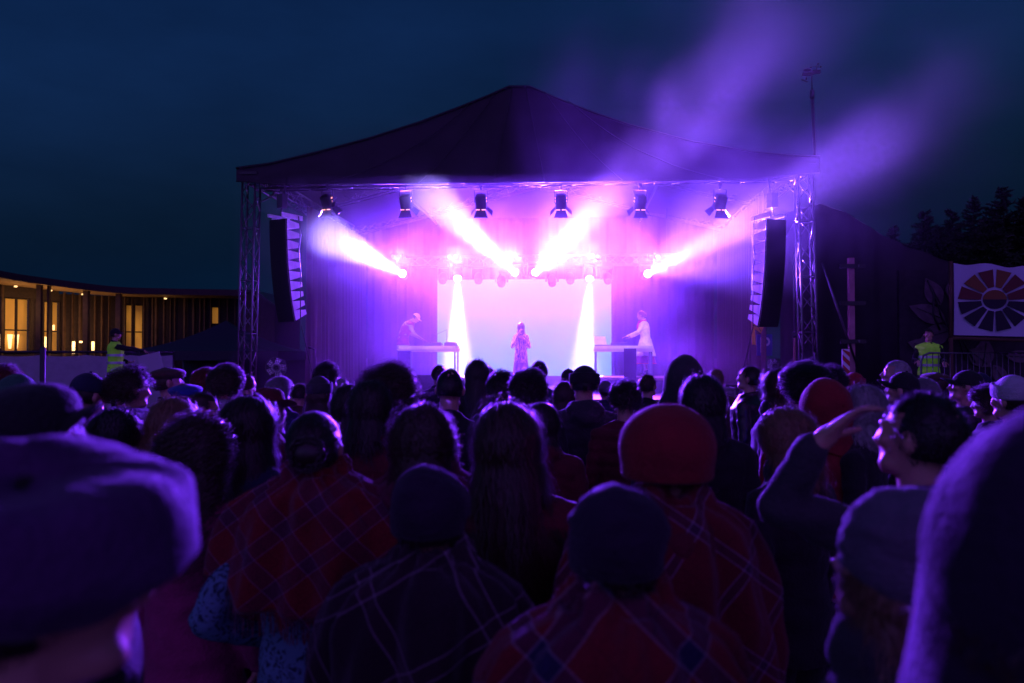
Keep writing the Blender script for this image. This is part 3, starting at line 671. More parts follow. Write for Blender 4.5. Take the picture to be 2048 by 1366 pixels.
def hair_mesh(kind, seed=0, hatted=False):
    P_ = dict(short=(2600, .035, .4, .002, .002, 0, 6), shorter=(2200, .018, .7, .002, 0, 0, 4), messy=(2200, .075, .9, .0028, .010, 5, 8), curlyshort=(2400, .11, .9, .0030, .014, 9, 12), bob=(3000, .24, .25, .0034, .006, 3, 12),
              wavy=(3200, .42, .25, .0036, .014, 4, 16), long=(3400, .58, .2, .0036, .006, 2, 18), curly=(3000, .40, .75, .0032, .022, 8, 22), fluffy=(3200, .26, 1.2, .003, .02, 6, 16), bun=(2400, .10, .05, .003, .003, 2, 8))[kind]
    N_, L, lift, wd, curl, freq, seg = P_; rnd = random.Random(seed*7+len(kind)); b = MB()
    clumps = []
    for _ in range(170):
        while True:
            d = Vector((rnd.gauss(0, 1), rnd.gauss(0, 1), rnd.gauss(0, 1))).normalized()
            if d.y > .45 and d.z < .45: continue
            if d.z < -.55 or (d.y > .15 and d.z < -.1): continue
            break
        clumps.append((d, rnd.random()*6.3, rnd.uniform(.75, 1.15), Vector((rnd.gauss(0, .25), rnd.gauss(0, .25), rnd.gauss(0, .1)))))
    mxe = dict(short=1.12, shorter=1.06, messy=1.25, curlyshort=1.27, bob=1.16, wavy=1.18, long=1.13, curly=1.24, fluffy=1.42, bun=1.06)[kind]
    if hatted: mxe = min(mxe, 1.16)
    for s_ in range(N_):
        sj = Vector((rnd.gauss(0, 1), rnd.gauss(0, 1), rnd.gauss(0, .5)))
        cd, ph, ls, cj = clumps[rnd.randrange(len(clumps))]
        d = (cd+Vector((rnd.gauss(0, .13), rnd.gauss(0, .13), rnd.gauss(0, .13)))).normalized(); lay = rnd.uniform(1.03, 1.03+.14*min(1, L*5))
        stray = rnd.random() < .10
        p = HC+Vector((d.x*HR.x, d.y*HR.y, d.z*HR.z))*1.0
        comb = Vector((d.x*.7, -.35+d.y*.3, -.15))
        if kind == 'bun': comb = Vector((-d.x*.2, -1.1, .1))
        v = (d*(lift*(1.8 if stray else 1))+comb*.8+cj*.4+Vector((rnd.gauss(0, .15), rnd.gauss(0, .15), rnd.gauss(0, .1)))).normalized()
        ln = L*ls*rnd.uniform(.8, 1.08); ds = ln/seg; pts = [p.copy()]; gq = .16 if L > .2 else .10
        for k in range(seg):
            v = (v+Vector((0, 0, -1))*gq*(ds/.010)*(.6 if stray else 1)*(1 if lift < 1 else .5)+cj*.03).normalized(); p = p+v*ds
            q = p-HC; e = sqrt((q.x/HR.x)**2+(q.y/HR.y)**2+(q.z/HR.z)**2)
            if e < lay: p = HC+q*(lay/max(e, .2))
            elif e > mxe+(.15 if stray else 0) and q.z > -.09: p = HC+q*(1-(1-(mxe+(.15 if stray else 0))/e)*.5)
            q = p-Vector((0, -.005, 1.27)); e = sqrt((q.x/.235)**2+(q.y/.155)**2+(q.z/.195)**2)
            if e < 1.02: 
                n2 = Vector((q.x/.235**2, q.y/.155**2, q.z/.195**2)).normalized(); p = p+n2*(1.03-e)*.16
            if p.z < 1.55 and abs(p.x) < .05 and p.y > .02: p.y -= .0
            if hatted and p.z > 1.62:
                q = p-HC; e = sqrt((q.x/HR.x)**2+(q.y/HR.y)**2+(q.z/HR.z)**2)
                if e > 1.045: p = HC+q*(1.045/e)
            pts.append(p.copy())
        if curl:
            for k in range(1, seg+1):
                a = ph+freq*2*pi*k*ds/.25; am = curl*min(1, k/3)*(1+.5*(k/seg))*(0 if hatted and pts[k].z > 1.62 else 1); pts[k] += Vector((cos(a), sin(a)*.8, sin(a+1)*.3))*am+sj*curl*min(1, k/3)*(0 if hatted and pts[k].z > 1.62 else .5)
        o = len(b.v); hw = wd*.5*rnd.uniform(.6, 1.2)*(.5 if stray else 1)
        for k, q in enumerate(pts):
            t = (pts[min(k+1, seg)]-pts[max(k-1, 0)]).normalized(); n_ = (q-Vector((0, -.01, min(q.z, 1.64)))).normalized(); sd = t.cross(n_)
            sd = sd.normalized()*hw*(1-.75*(k/seg)**2) if sd.length > 1e-4 else Vector((hw, 0, 0)); b.v += [tuple(q-sd), tuple(q+sd)]
        for k in range(seg): b.f.append((o+2*k, o+2*k+1, o+2*k+3, o+2*k+2)); b.sm.append(True)
    # scalp shell under the strands
    g = 1.02 if kind in ('short', 'shorter') else 1.045; rings = []; V = []; nu, nv = 36, 22; idx = {}; fs = []
    for i in range(nv+1):
        for k in range(nu):
            t = pi*(i+.5)/(nv+1); a = 2*pi*k/nu; d = Vector((sin(t)*cos(a), sin(t)*sin(a), cos(t)))
            if (d.y > .38 and d.z < .50) or d.z < -.62 or (d.y > .12 and d.z < -.0): continue
            idx[(i, k)] = len(V); r = g+.012+.02*noise.noise(d*4+Vector((seed, 0, 0))); V.append(HC+Vector((d.x*HR.x, d.y*HR.y, d.z*HR.z))*r)
    for i in range(nv):
        for k in range(nu):
            q = [(i, k), (i, (k+1) % nu), (i+1, (k+1) % nu), (i+1, k)]
            if all(x in idx for x in q): fs.append(tuple(idx[x] for x in q))
    b.add(V, fs, True)
    if kind in ('long', 'wavy', 'bob', 'curly'):     # inner mass of hair falling behind the neck
        zb = {'long': 1.16, 'wavy': 1.26, 'bob': 1.47, 'curly': 1.33}[kind]; rings = []
        for j in range(9):
            t = j/8; z = 1.66+(zb-1.66)*t; wx = .078+.02*t; yb = -.105-.035*max(0, t-.3)-(.05*max(0, t-.45) if zb < 1.4 else 0)
            rings.append([Vector((wx*cos(a), yb+.05+.055*sin(a)*(1 if sin(a) < 0 else .4), z)) for a in [2*pi*k/20 for k in range(20)]])
        b.loft(rings)
    if kind == 'bun':
        c = Vector((.01, -.125, 1.615)); R = Matrix.Rotation(.1, 3, 'X'); b.ell(c, (.055, .034, .048), 16, 12, R)
        for j in range(60):
            a0 = rnd.random()*6.3; r = rnd.uniform(.034, .058); pts = [c+R @ Vector((r*cos(a0+x*.25), rnd.uniform(-.03, .0)+.0, r*sin(a0+x*.25))) for x in range(8)]; b.tube(pts, .003, 4)
    return b.mesh('hair')
def hat_mesh(kind, seed=0):
    b = MB(); n = 72; rings = []
    def dome(z0, rx, ry, top, bulge=0, rib=0, nr=18, lean=(0, 0), turn=1.0, cy_=-.012, power=2.0):
        rg = []
        for j in range(nr+1):
            t = j/nr*.985; z = z0+(top-z0)*(1-(1-t)**1.25 if False else sin(t*pi/2)**1.0); f = (1-sin(t*pi/2)**power)**(1/power); f *= 1+bulge*sin(pi*min(1, t*1.25)); ring = []
            for k in range(n):
                a = 2*pi*k/n; w = 1+rib*1.8*sin(a*40)*(1-t*.6)+.02*noise.noise(Vector((cos(a)*1.5, sin(a)*1.5, t*3+seed)))
                ring.append(Vector((rx*f*w*cos(a)+lean[0]*t*t, cy_+ry*f*w*sin(a)+lean[1]*t*t, z)))
            rg.append(ring)
        return rg
    if kind in ('beanie', 'slouch', 'knit'):
        if kind == 'beanie': rg = dome(1.655, .088, .108, 1.772, .03, .006)
        elif kind == 'slouch': rg = dome(1.625, .094, .118, 1.790, .09, .0, 22, (.012, -.03), power=2.5)
        else: rg = dome(1.615, .118, .134, 1.80, .16, .006, 22, (0, -.02), power=2.5)
        if kind == 'slouch':
            for j, r in enumerate(rg):
                t = j/len(rg)
                for q in r:
                    q.x += .010*sin(t*pi)*max(0, cos(atan2(q.y, q.x)-.2)); q.z += -.030*max(0, q.x/.094+.1)*t+.005*t*exp(-((q.x+.025)/.03)**2); q.x += .016*t*max(0, q.x/.094)**2; q.x += .003*sin(t*9+q.y*30); wr = .0045*noise.noise(Vector((q.x*14, q.y*14, q.z*40)))+.003*noise.noise(Vector((q.x*40, q.y*40, q.z*90))); q.x *= 1+wr*20; q.y += wr*2; q.z += .006*sin(q.x*38+q.y*25)*t*(1-t)*4*.6
        zc = rg[0][0].z; fold = []
        for zz, g in ((.055, .000), (.058, .005), (.05, .009), (.02, .010), (-.008, .009), (-.016, .004), (-.012, -.002)):
            ring = []
            for k in range(n):
                a = 2*pi*k/n; w = g+.0013*sin(a*36); ring.append(Vector(((HR.x*1.10+.004+w)*cos(a) if kind != 'knit' else (.114+w)*cos(a), -.012+((HR.y*1.06+w) if kind != 'knit' else .130+w)*sin(a), zc+zz+.018*max(0, sin(a)))))
            fold.append(ring)
        b.loft(rg); b.loft(fold[::-1], cap=False)
    if kind in ('cap', 'bigcap'):
        k_ = 1 if kind == 'cap' else 1.22; b.loft(dome(1.655, .086*k_, .106*k_, 1.765 if k_ == 1 else 1.76, .03 if k_ == 1 else .10, 0, power=2.0 if k_ == 1 else 3.0))
        br = []
        for j in range(7):
            t = j/6; br.append([Vector((.072*(1-.25*t*t)*k_*sin(a)*(1.05 if True else 1), -.012+.100*k_*cos(a)*(1-.35*t)+(.085 if k_ == 1 else .055)*t*cos(a*.8)+.03*t, 1.662+.018*cos(a)-.004*t-.020*(a/1.2)**2)) for a in [(-1.25+2.5*q/18) for q in range(19)]])
        low = [[q-Vector((0, 0, .004)) for q in r] for r in br]; b.loft(br, cap=False, closed=False); b.loft(low[::-1], cap=False, closed=False); b.ell((0, -.012, 1.768 if k_ == 1 else 1.762), (.009, .009, .006), 8, 6)
        b.tube([br[-1][i]-Vector((0, 0, .002)) for i in range(19)], .0028, 6)
    if kind == 'flat':
        rg = dome(1.665, .088, .110, 1.745, .28, 0, power=3.0)
        for r in rg:
            for q in r: q.y += .02; q.z += .012*(-(q.y)/.1)
        b.loft(rg); b.loft([[Vector((.060*sin(a)*(1-.1*t), .08+.045*cos(a)*t+.02*cos(a), 1.668-.01*t)) for a in [(-1.4+2.8*q/14) for q in range(15)]] for t in (0, .5, 1)], cap=False, closed=False)
    if kind == 'cowboy':
        rg = dome(1.66, .084, .104, 1.79, .04, 0, power=3.2)
        for r in rg:
            for q in r: 
                if q.z > 1.76: q.z -= .035*exp(-(q.x/.025)**2)
        b.loft(rg); br = []
        for j in range(8):
            t = j/7; br.append([Vector(((.085+.085*t)*cos(a), -.012+(.105+.075*t)*sin(a), 1.664+.055*t*t*abs(cos(a))**1.5-.012*t*abs(sin(a)))) for a in [2*pi*k/60 for k in range(60)]])
        b.loft(br, cap=False); b.loft([[q-Vector((0, 0, .004)) for q in r] for r in br[::-1]], cap=False)
        b.tube([Vector((.087*cos(a), -.012+.107*sin(a), 1.676)) for a in [2*pi*k/40 for k in range(41)]], .007, 6)
    if kind == 'baker':        # big soft crown bulging out over the ears
        rg = []
        for j in range(25):
            t = j/24; r = (.086+.072*sin(pi*min(1, t*1.9)/2)**.8) if t < .5 else .158*sqrt(max(.0004, 1-((t-.5)/.5)**3.6)); z = 1.635+.045*t*2 if t < .5 else 1.68+.085*sin(pi*(t-.5))
            rg.append([Vector((r*cos(a)*(1+.05*noise.noise(Vector((cos(a)*2, sin(a)*2, t*2)))), -.012+r*1.08*sin(a)*(1+.05*noise.noise(Vector((cos(a)*2+4, sin(a)*2, t*2)))), z+.012*noise.noise(Vector((cos(a)*3, sin(a)*3, t*3+3)))-.02*cos(a))) for a in [2*pi*k/n for k in range(n)]])
        b.loft(rg)
    if kind in ('bucket', 'widebrim'):
        W_ = 1.0 if kind == 'bucket' else 1.25
        b.loft(dome(1.66, .090*W_, .110*W_, 1.785, .05, 0, power=3.4)); br = []
        for j in range(12):
            t = j/11; br.append([Vector(((.090*W_+.065*W_*t)*cos(a)*(1+.03*sin(a*3+1)*t), -.012+(.110*W_+.065*W_*t)*sin(a), 1.668-.070*t+.012*t*sin(a*4+2*seed)+.01*t*sin(a*7))) for a in [2*pi*k/60 for k in range(60)]])
        b.loft(br, cap=False); b.loft([[Vector((q.x*.985, q.y*.985, q.z-.006)) for q in r] for r in br[::-1]], cap=False)
    if kind == 'hood':
        for side, g in ((0, 0), (1, .010)):
            rg = []
            for j in range(26):
                th = .03+j/25*2.02; ring = []
                for k in range(56):
                    a = 2*pi*k/56; dx, dy, dz = sin(th)*sin(a), -cos(th), sin(th)*cos(a); r = 1+.03*noise.noise(Vector((dx*2+seed, dy*2, dz*2)))+.05*max(0, dz)**3*(1 if dy < .2 else .3)
                    z = 1.642+(.150-g)*dz*r; x = (.115-g)*dx*r; y = -.022+(.135-g)*dy*r
                    if dz < -.2: z -= .07*(-dz-.2); x *= 1+.25*(-dz-.2)
                    ring.append(Vector((x, y, z)))
                rg.append(ring)
            b.loft(rg if not side else rg[::-1], cap=False)
        for side, g in ((0, 0), (1, .010)):       # collar skirt joining hood and shoulders
            rg = []
            for j in range(9):
                t = j/8; rg.append([Vector(((.112-g+.06*t*t)*sin(a), -.0-(.0)-(.095-g+.04*t)*cos(a)*(1.0), 1.63-.20*t+.012*sin(a*5+t*4))) for a in [-2.3+4.6*k/32 for k in range(33)]])
            b.loft(rg if not side else rg[::-1], cap=False, closed=False)
    if kind == 'knitfuzz': pass
    rnd = random.Random(seed)
    if kind in ('knit', 'beanie', 'slouch', 'bucket', 'hood', 'widebrim', 'baker'):   # wool fuzz
        m = b.mesh('q'); ps = list(m.polygons)
        for _ in range(4200):
            f = ps[rnd.randrange(len(ps))]; q = Vector(f.center); u = Vector(f.normal); L = rnd.uniform(.002, .006); d = (u+Vector((rnd.gauss(0, .7), rnd.gauss(0, .7), rnd.gauss(0, .7)))).normalized()*L; t = d.orthogonal().normalized()*.0004
            if (q-Vector((0, -.01, 1.62))).dot(u) < 0: continue
            o = len(b.v); b.v += [tuple(q-t), tuple(q+t), tuple(q+d)]; b.f.append((o, o+1, o+2)); b.sm.append(False)
        bpy.data.meshes.remove(m)
    return b.mesh('hat')
def glasses_mesh():
    b = MB()
    for s_ in (-1, 1):
        b.tube([(s_*.031+.022*cos(a), .099, 1.640+.017*sin(a)) for a in [2*pi*k/16 for k in range(17)]], .0018, 5); b.tube([(s_*.053, .098, 1.645), (s_*.078, .06, 1.646), (s_*.084, -.01, 1.642)], .0018, 5)
    b.tube([(-.010, .101, 1.642), (.010, .101, 1.642)], .0016, 5); return b.mesh('glasses')
CACHE = {}
def bent(me, ang, z0=.92, z1=1.35):
    m = me.copy()
    for v in m.vertices:
        c = v.co; t = clampf((c.z-z0)/(z1-z0), 0, 1)
        if t <= 0: continue
        n = 14; y = 0; z = z0; a = 0        # walk up the curved spine
        top = min(c.z, z1); h = (top-z0)/n
        for k in range(n): a = ang*((k+.5)*h/(z1-z0)); y += sin(a)*h; z += cos(a)*h
        a = ang*t; e = max(0, c.z-z1); v.co = Vector((c.x, y+c.y*cos(a)+e*sin(a), z-c.y*sin(a)+e*cos(a)))
    m.update(); return m
def cache(key, fn):
    if key not in CACHE: CACHE[key] = fn()
    return CACHE[key]
LEAN = [0]; NOD = [0]
def inst(name, me, m, par):
    if NOD[0] and name in ('body', 'hair', 'hat', 'cap', 'hood', 'glasses'): me = cache(('nod', me.name, NOD[0]), lambda: bent(me, radians(NOD[0]), 1.47, 1.58))
    if LEAN[0]: me = cache(('bent', me.name, LEAN[0]), lambda: bent(me, radians(LEAN[0])))
    o = bpy.data.objects.new(name, me); COL.objects.link(o); o.parent = par
    if not me.materials: me.materials.append(m)
    o.material_slots[0].link = 'OBJECT'; o.material_slots[0].material = m
    return o
def plaid(name, base, band, line, sc=7, ang=.7, bw=.16, noise_=.12, weave=1, flip=1):
    m = mat(name, base, .95, sheen=.35, bump=.5, bscale=180, sc=(.8, .7, .8)); n = m.node_tree.nodes; l = m.node_tree.links; b = n['Principled BSDF']
    tc = n.new('ShaderNodeTexCoord'); mp = n.new('ShaderNodeMapping'); mp.inputs['Rotation'].default_value = (0, ang, 0); mp.inputs['Scale'].default_value = (sc, sc, sc)
    nz = n.new('ShaderNodeTexNoise'); nz.inputs['Scale'].default_value = 3; ad = n.new('ShaderNodeMixRGB'); ad.blend_type = 'ADD'; ad.inputs[0].default_value = noise_*.1*10/ max(sc, 1)*.1
    l.new(tc.outputs['Object'], nz.inputs[0]); l.new(tc.outputs['Object'], ad.inputs[1]); l.new(nz.outputs['Color'], ad.inputs[2]); l.new(ad.outputs[0], mp.inputs[0])
    sp = n.new('ShaderNodeSeparateXYZ'); l.new(mp.outputs[0], sp.inputs[0]); cols = []
    for ax in (0, 2):
        fr = n.new('ShaderNodeMath'); fr.operation = 'FRACT'; l.new(sp.outputs[ax], fr.inputs[0]); cr = n.new('ShaderNodeValToRGB'); cr.color_ramp.interpolation = 'CONSTANT'; e = cr.color_ramp.elements
        h = bw/2; e[0].position = 0; e[0].color = (*base, 1); e[1].position = .5-h-.035; e[1].color = (*line, 1)
        for ps, c in ((.5-h-.012, band), (.5+h, line), (.5+h+.023, base), (.93, [q*.6 for q in base]), (.955, base)): k = e.new(ps); k.color = (*c, 1)
        l.new(fr.outputs[0], cr.inputs[0]); cols.append(cr.outputs[0])
    mx = n.new('ShaderNodeMixRGB'); mx.inputs[0].default_value = .5; l.new(cols[0], mx.inputs[1]); l.new(cols[1], mx.inputs[2])
    wn_ = n.new('ShaderNodeTexNoise'); wn_.inputs['Scale'].default_value = 220; wr = n.new('ShaderNodeMapRange'); wr.inputs['To Min'].default_value = .3; wr.inputs['To Max'].default_value = 1.7
    l.new(tc.outputs['Object'], wn_.inputs[0]); l.new(wn_.outputs[0], wr.inputs[0]); vs = n.new('ShaderNodeVectorMath'); vs.operation = 'SCALE'; l.new(mx.outputs[0], vs.inputs[0]); l.new(wr.outputs[0], vs.inputs['Scale']); l.new(vs.outputs[0], b.inputs['Base Color'])
    return m
M_skin = mat('skin', (.48, .27, .20), .42, bump=.08, bscale=150, var=.06)
M_skin.node_tree.nodes['Principled BSDF'].inputs['Subsurface Weight'].default_value = 0
HAIRC = dict(black=(.012, .010, .010), brown=(.045, .024, .014), dark=(.022, .014, .010), fair=(.20, .12, .06), grey=(.28, .27, .27), red=(.16, .035, .015), blond=(.35, .24, .12))
def hm(c):
    m = mat('hair_'+c, HAIRC[c], .38, var=.25, vscale=60); b = m.node_tree.nodes['Principled BSDF']; b.inputs['Sheen Weight'].default_value = .35; b.inputs['Sheen Tint'].default_value = (.8, .7, .8, 1); b.inputs['Sheen Roughness'].default_value = .3
    return m
CLO = dict(mauve=(.020, .006, .028), plum=(.022, .009, .030), black=(.012, .012, .014), navy=(.014, .018, .05), charcoal=(.04, .04, .045), grey=(.11, .10, .13), olive=(.06, .07, .04), red=(.22, .012, .018), wine=(.11, .010, .018), blue=(.02, .06, .25), denim=(.09, .15, .26), green=(.03, .13, .07),
           brown=(.07, .04, .025), cream=(.78, .70, .55), white=(.6, .6, .62), pale=(.38, .38, .42), magenta=(.3, .02, .12), leather=(.02, .016, .015), lilac=(.07, .022, .10))  # lilac and mauve put the violet stage light into the cloth colour
def cm(c): return mat('leather', CLO['leather'], .3, bump=.5, bscale=20) if c == 'leather' else mat('cloth_'+c, CLO[c], .9, sheen=.22, bump=.45, bscale=90, var=.22, vscale=9, sc=(.7, .65, .75))
def person(px, ty, Y, yaw, label, hair='short', hc='dark', hat=None, hatc='black', coat='jacket', cc='black', arms='down', shawl=None, leg='black', glasses=False, skirt=None, seed=None, group='people in the crowd', base=0.0, tilt=0, hs=1.0, H=None, lean=0, loc=None, nod=0, shem=.80):
    p = P(px, ty, Y); LEAN[0] = lean; NOD[0] = nod; top = {None: 1.755, 'beanie': 1.772, 'slouch': 1.79, 'knit': 1.815, 'cap': 1.768, 'bigcap': 1.76, 'flat': 1.765, 'cowboy': 1.80, 'bucket': 1.785, 'widebrim': 1.785, 'baker': 1.765, 'hood': 1.775}[hat]
    if hat is None and hair in ('curly', 'curlyshort', 'messy', 'fluffy'): top += .025
    if loc is not None: p = Vector(loc); base = p.z
    s = (p.z-base)/top if H is None else H/1.755
    t = thing('person', label, 'person', (p.x, p.y, base), -radians(yaw), group); t.scale = (s*hs, s*hs, s)
    if tilt:
        t.rotation_euler = (0, radians(tilt), -radians(yaw)); t.location -= Matrix.Rotation(-radians(yaw), 3, 'Z') @ Vector((sin(radians(tilt))*s*1.65, 0, 0))
    sd = (int(px)*7+int(ty)) % 3 if seed is None else seed
    ak = arms if isinstance(arms, str) else label
    if shawl and arms == 'down': arms = ak = 'tuck'
    bo = inst('body', cache(('body', ak), lambda: body_mesh(arms)), M_skin, t)
    if hair: inst('hair', cache(('hair', hair, sd % 2, bool(hat)), lambda: hair_mesh(hair, sd % 2, bool(hat))), hm(hc), t)
    if hat:
        mm = cm(hatc) if isinstance(hatc, str) else hatc
        inst('hood' if hat == 'hood' else ('cap' if 'cap' in hat or hat == 'flat' else 'hat'), cache(('hat', hat), lambda: hat_mesh(hat, 1)), mm, t)
    if coat: inst('coat' if coat != 'hoodie' else 'hooded_top', cache(('coat', coat, ak, sd % 2), lambda: coat_mesh(arms, coat, sd % 2)), cm(cc) if isinstance(cc, str) else cc, t)
    if shawl: inst('shawl', cache(('shawl', sd, shem), lambda: shawl_mesh(sd, shem)), shawl, t).location.z = .055
    if skirt: inst('skirt', cache('skirt', skirt_mesh), skirt, t)
    if leg and not skirt: inst('trousers', cache('legs', legs_mesh), cm(leg), t)
    inst('shoes', cache('shoes', shoes_mesh), cm('black'), t)
    if glasses: inst('glasses', cache('gl', glasses_mesh), M_blk, t)
    LEAN[0] = 0; NOD[0] = 0
    return t
# ================================================================ the crowd
PL_red = plaid('plaid_red', (.20, .010, .018), (.02, .02, .07), (.32, .26, .30), 5.0, .80, .20)
PL_dark = plaid('plaid_dark', (.028, .012, .020), (.05, .02, .03), (.30, .24, .30), 4.2, .52, .14)
PL_wine = plaid('plaid_wine', (.15, .010, .016), (.06, .02, .05), (.34, .24, .34), 5.5, .95, .10)
PL_stripe = plaid('plaid_stripe', (.20, .010, .014), (.09, .02, .05), (.30, .16, .26), 7.5, .62, .30)
floral = mat('floral_cloth', (.2, .35, .45), .85, bump=.2)
_n = floral.node_tree.nodes; _l = floral.node_tree.links; _v = _n.new('ShaderNodeTexVoronoi'); _v.inputs['Scale'].default_value = 60; _r = _n.new('ShaderNodeValToRGB'); _t = _n.new('ShaderNodeTexCoord'); _q = _n.new('ShaderNodeTexNoise'); _q.inputs['Scale'].default_value = 14
_mx = _n.new('ShaderNodeMixRGB'); _mx.inputs[0].default_value = .12; _l.new(_t.outputs['Object'], _q.inputs[0]); _l.new(_t.outputs['Object'], _mx.inputs[1]); _l.new(_q.outputs['Color'], _mx.inputs[2]); _l.new(_mx.outputs[0], _v.inputs[0])
_r.color_ramp.elements[0].position = .22; _r.color_ramp.elements[0].color = (.01, .03, .05, 1); _r.color_ramp.elements[1].position = .55; _r.color_ramp.elements[1].color = (.11, .25, .34, 1)
_l.new(_v.outputs['Distance'], _r.inputs[0]); _l.new(_r.outputs[0], _n['Principled BSDF'].inputs['Base Color'])
_rj = random.Random(3)
def p(px, ty, Y, yaw, *a, **k):
    if 2.3 < Y: k.setdefault('nod', _rj.choice((0, 0, -10, 8)))
    if Y > 2.3: yaw += _rj.uniform(-14, 14); k.setdefault('tilt', _rj.uniform(-4, 4)*min(1, 3/Y)); k.setdefault('hs', _rj.uniform(.95, 1.06))
    return person(px, ty, Y, yaw, *a, **k)
# nearest row
p(75, 925, .84, 48, 'blurred person at the left edge in a broad soft lilac beret', 'short', 'dark', 'baker', 'lilac', 'jacket', 'black')
p(2085, 858, .78, -12, 'blurred person at the right edge with a big soft mauve hood pulled up', 'wavy', 'brown', 'hood', 'mauve', 'jacket', 'mauve', seed=1)
p(1775, 958, 1.32, -50, 'person in a pale blue knitted hat looking left in front of the waving man', 'bob', 'fair', 'slouch', 'grey', 'scarf', 'charcoal', nod=-12)
p(1228, 962, 1.55, -6, 'person in a dark pointed beanie wrapped in a bright red plaid blanket', 'short', 'dark', 'slouch', 'plum', 'jacket', 'black', shawl=PL_red, seed=0)
p(858, 926, 1.95, 6, 'person in a round dark beanie wrapped in a dark plaid blanket with pale lines', 'short', 'dark', 'slouch', 'plum', 'jacket', 'black', shawl=PL_dark, seed=1)
p(1330, 795, 2.15, -8, 'person in a big round red knitted beanie and dark red plaid blanket', 'short', 'brown', 'knit', 'red', 'hoodie', 'wine', shawl=PL_wine, seed=2)
p(1015, 806, 2.5, 2, 'person with very long straight dark hair over a red coat', 'long', 'brown', coat='jacket', cc='wine')
p(845, 810, 2.65, 8, 'person with long brown hair and a dull red shawl right of the striped shawl', 'wavy', 'brown', coat='jacket', cc='wine', shawl=mat('plain_shawl', (.14, .02, .05), .95, sheen=.35, bump=.5, bscale=150, sc=(.8, .7, .8)), seed=1)
p(628, 824, 2.6, 6, 'woman with pinned up hair in a striped red shawl and pale blue floral dress', 'bun', 'dark', coat='jacket', cc=floral, shawl=PL_stripe, skirt=floral, seed=0, arms='akimbo', shem=1.14)
p(390, 828, 2.8, 14, 'person with long curly hair and a red and blue coat behind the lilac beret', 'curly', 'brown', coat='jacket', cc='magenta')
p(500, 793, 3.3, 40, 'woman with very long straight dark hair turned right in a navy coat', 'long', 'dark', coat='jacket', cc='navy', glasses=True)
p(100, 768, 1.45, 72, 'person in profile at the left in a large dark peaked cap and glasses', 'bob', 'black', 'bigcap', 'black', 'jacket', 'black', glasses=True, nod=-24)
p(742, 764, 3.8, 8, 'person with smooth bobbed hair in a red coat with a pale grey collar', 'bob', 'dark', coat='scarf', cc='wine')
p(775, 733, 4.1, 12, 'person with a fluffy halo of backlit hair at the left of the singer', 'fluffy', 'brown', coat='jacket', cc='navy')
p(900, 737, 4.8, 2, 'tall person with a smooth close shaved head in a plain dark jacket', 'shorter', 'black', coat='jacket', cc='black')
p(955, 721, 7.0, 0, 'person with sleek long hair standing close to the stage left of the singer', 'long', 'dark', coat='jacket', cc='black')
p(1003, 737, 6.1, 2, 'person with tufted short hair and a pale collar below the singer', 'messy', 'dark', coat='scarf', cc='navy')
p(1056, 736, 5.4, 3, 'person with a mop of short curls right below the singer', 'curlyshort', 'dark', coat='hoodie', cc='black')
p(1079, 721, 8.6, 10, 'short haired person in a dark jacket to the right of the singer', 'short', 'black', coat='jacket', cc='navy')
p(1169, 731, 5.8, -4, 'broad person in a bulky hooded coat below the right side of the screen', 'short', 'black', 'beanie', 'black', 'hoodie', 'charcoal', arms='hold', hs=1.12)
p(1129, 764, 7.0, -8, 'person with long rim lit hair left of the bulky hooded coat', 'long', 'brown', coat='jacket', cc='black')
p(1136, 737, 9.5, -20, 'person far forward in a cap left of the bulky hooded coat', 'short', 'dark', 'cap', 'black', 'jacket', 'black')
p(1084, 807, 4.4, 10, 'shorter person with smooth dark hair in front of the hooded coat', 'bob', 'dark', coat='hoodie', cc='wine')
p(1210, 760, 9.5, 0, 'small person in a tight pale beanie by the foot of the right table', 'short', 'dark', 'beanie', 'grey', 'jacket', 'navy')
p(1250, 757, 5.4, 4, 'person with tousled hair and rounded shoulders left of the red beanie', 'messy', 'dark', coat='puffer', cc='wine')
p(1296, 749, 8.0, 55, 'person with dark hair in profile facing right below the right table', 'short', 'brown', coat='jacket', cc='black')
p(1286, 769, 8.6, 0, 'small person with round smooth hair in front of the right table', 'short', 'dark', coat='jacket', cc='black')
p(1364, 715, 4.9, -6, 'person with a big dark hood pulled up beside the smoke plume', 'short', 'black', 'hood', 'charcoal', 'jacket', 'charcoal')
p(1405, 751, 3.8, -10, 'person with thick dark hair directly right of the big dark hood', 'bob', 'black', coat='jacket', cc='black')
p(1432, 737, 9.0, -12, 'faint far person with pinkish hair beside the smoke plume', 'short', 'fair', coat='jacket', cc='brown')
p(1494, 731, 7.6, -50, 'person in a shiny leather jacket facing left by the right drape', 'short', 'dark', coat='jacket', cc='leather')
p(1553, 735, 5.2, -48, 'person with lit face looking left beside the leather jacket', 'bob', 'brown', coat='scarf', cc='black')
p(1612, 722, 4.6, -12, 'person with a large mass of dark curls under the right tower', 'curlyshort', 'black', coat='hoodie', cc='red', hs=1.1)
p(1660, 727, 6.4, -20, 'person in a bright blue jacket behind the dark curls at the right tower', 'messy', 'black', coat='puffer', cc='blue')
p(1650, 765, 4.0, -16, 'person in a plain red hooded coat behind the hand of the waving man', 'short', 'black', 'hood', 'red', 'jacket', 'red')
p(1578, 818, 3.2, -45, 'person with short pale rim lit hair looking down to the left', 'bob', 'fair', coat='scarf', cc='black', nod=10)
p(1706, 744, 7.6, -30, 'person in a small red beanie under the striped marker board', 'short', 'red', 'beanie', 'red', 'jacket', 'brown')
p(1712, 770, 4.0, -62, 'person with glasses and swept back hair in sharp left profile', 'bob', 'grey', coat='jacket', cc='black', glasses=True, nod=-12)
p(1786, 719, 6.8, -70, 'bald older person in left profile below the hi-vis guard', 'shorter', 'grey', coat='jacket', cc='black')
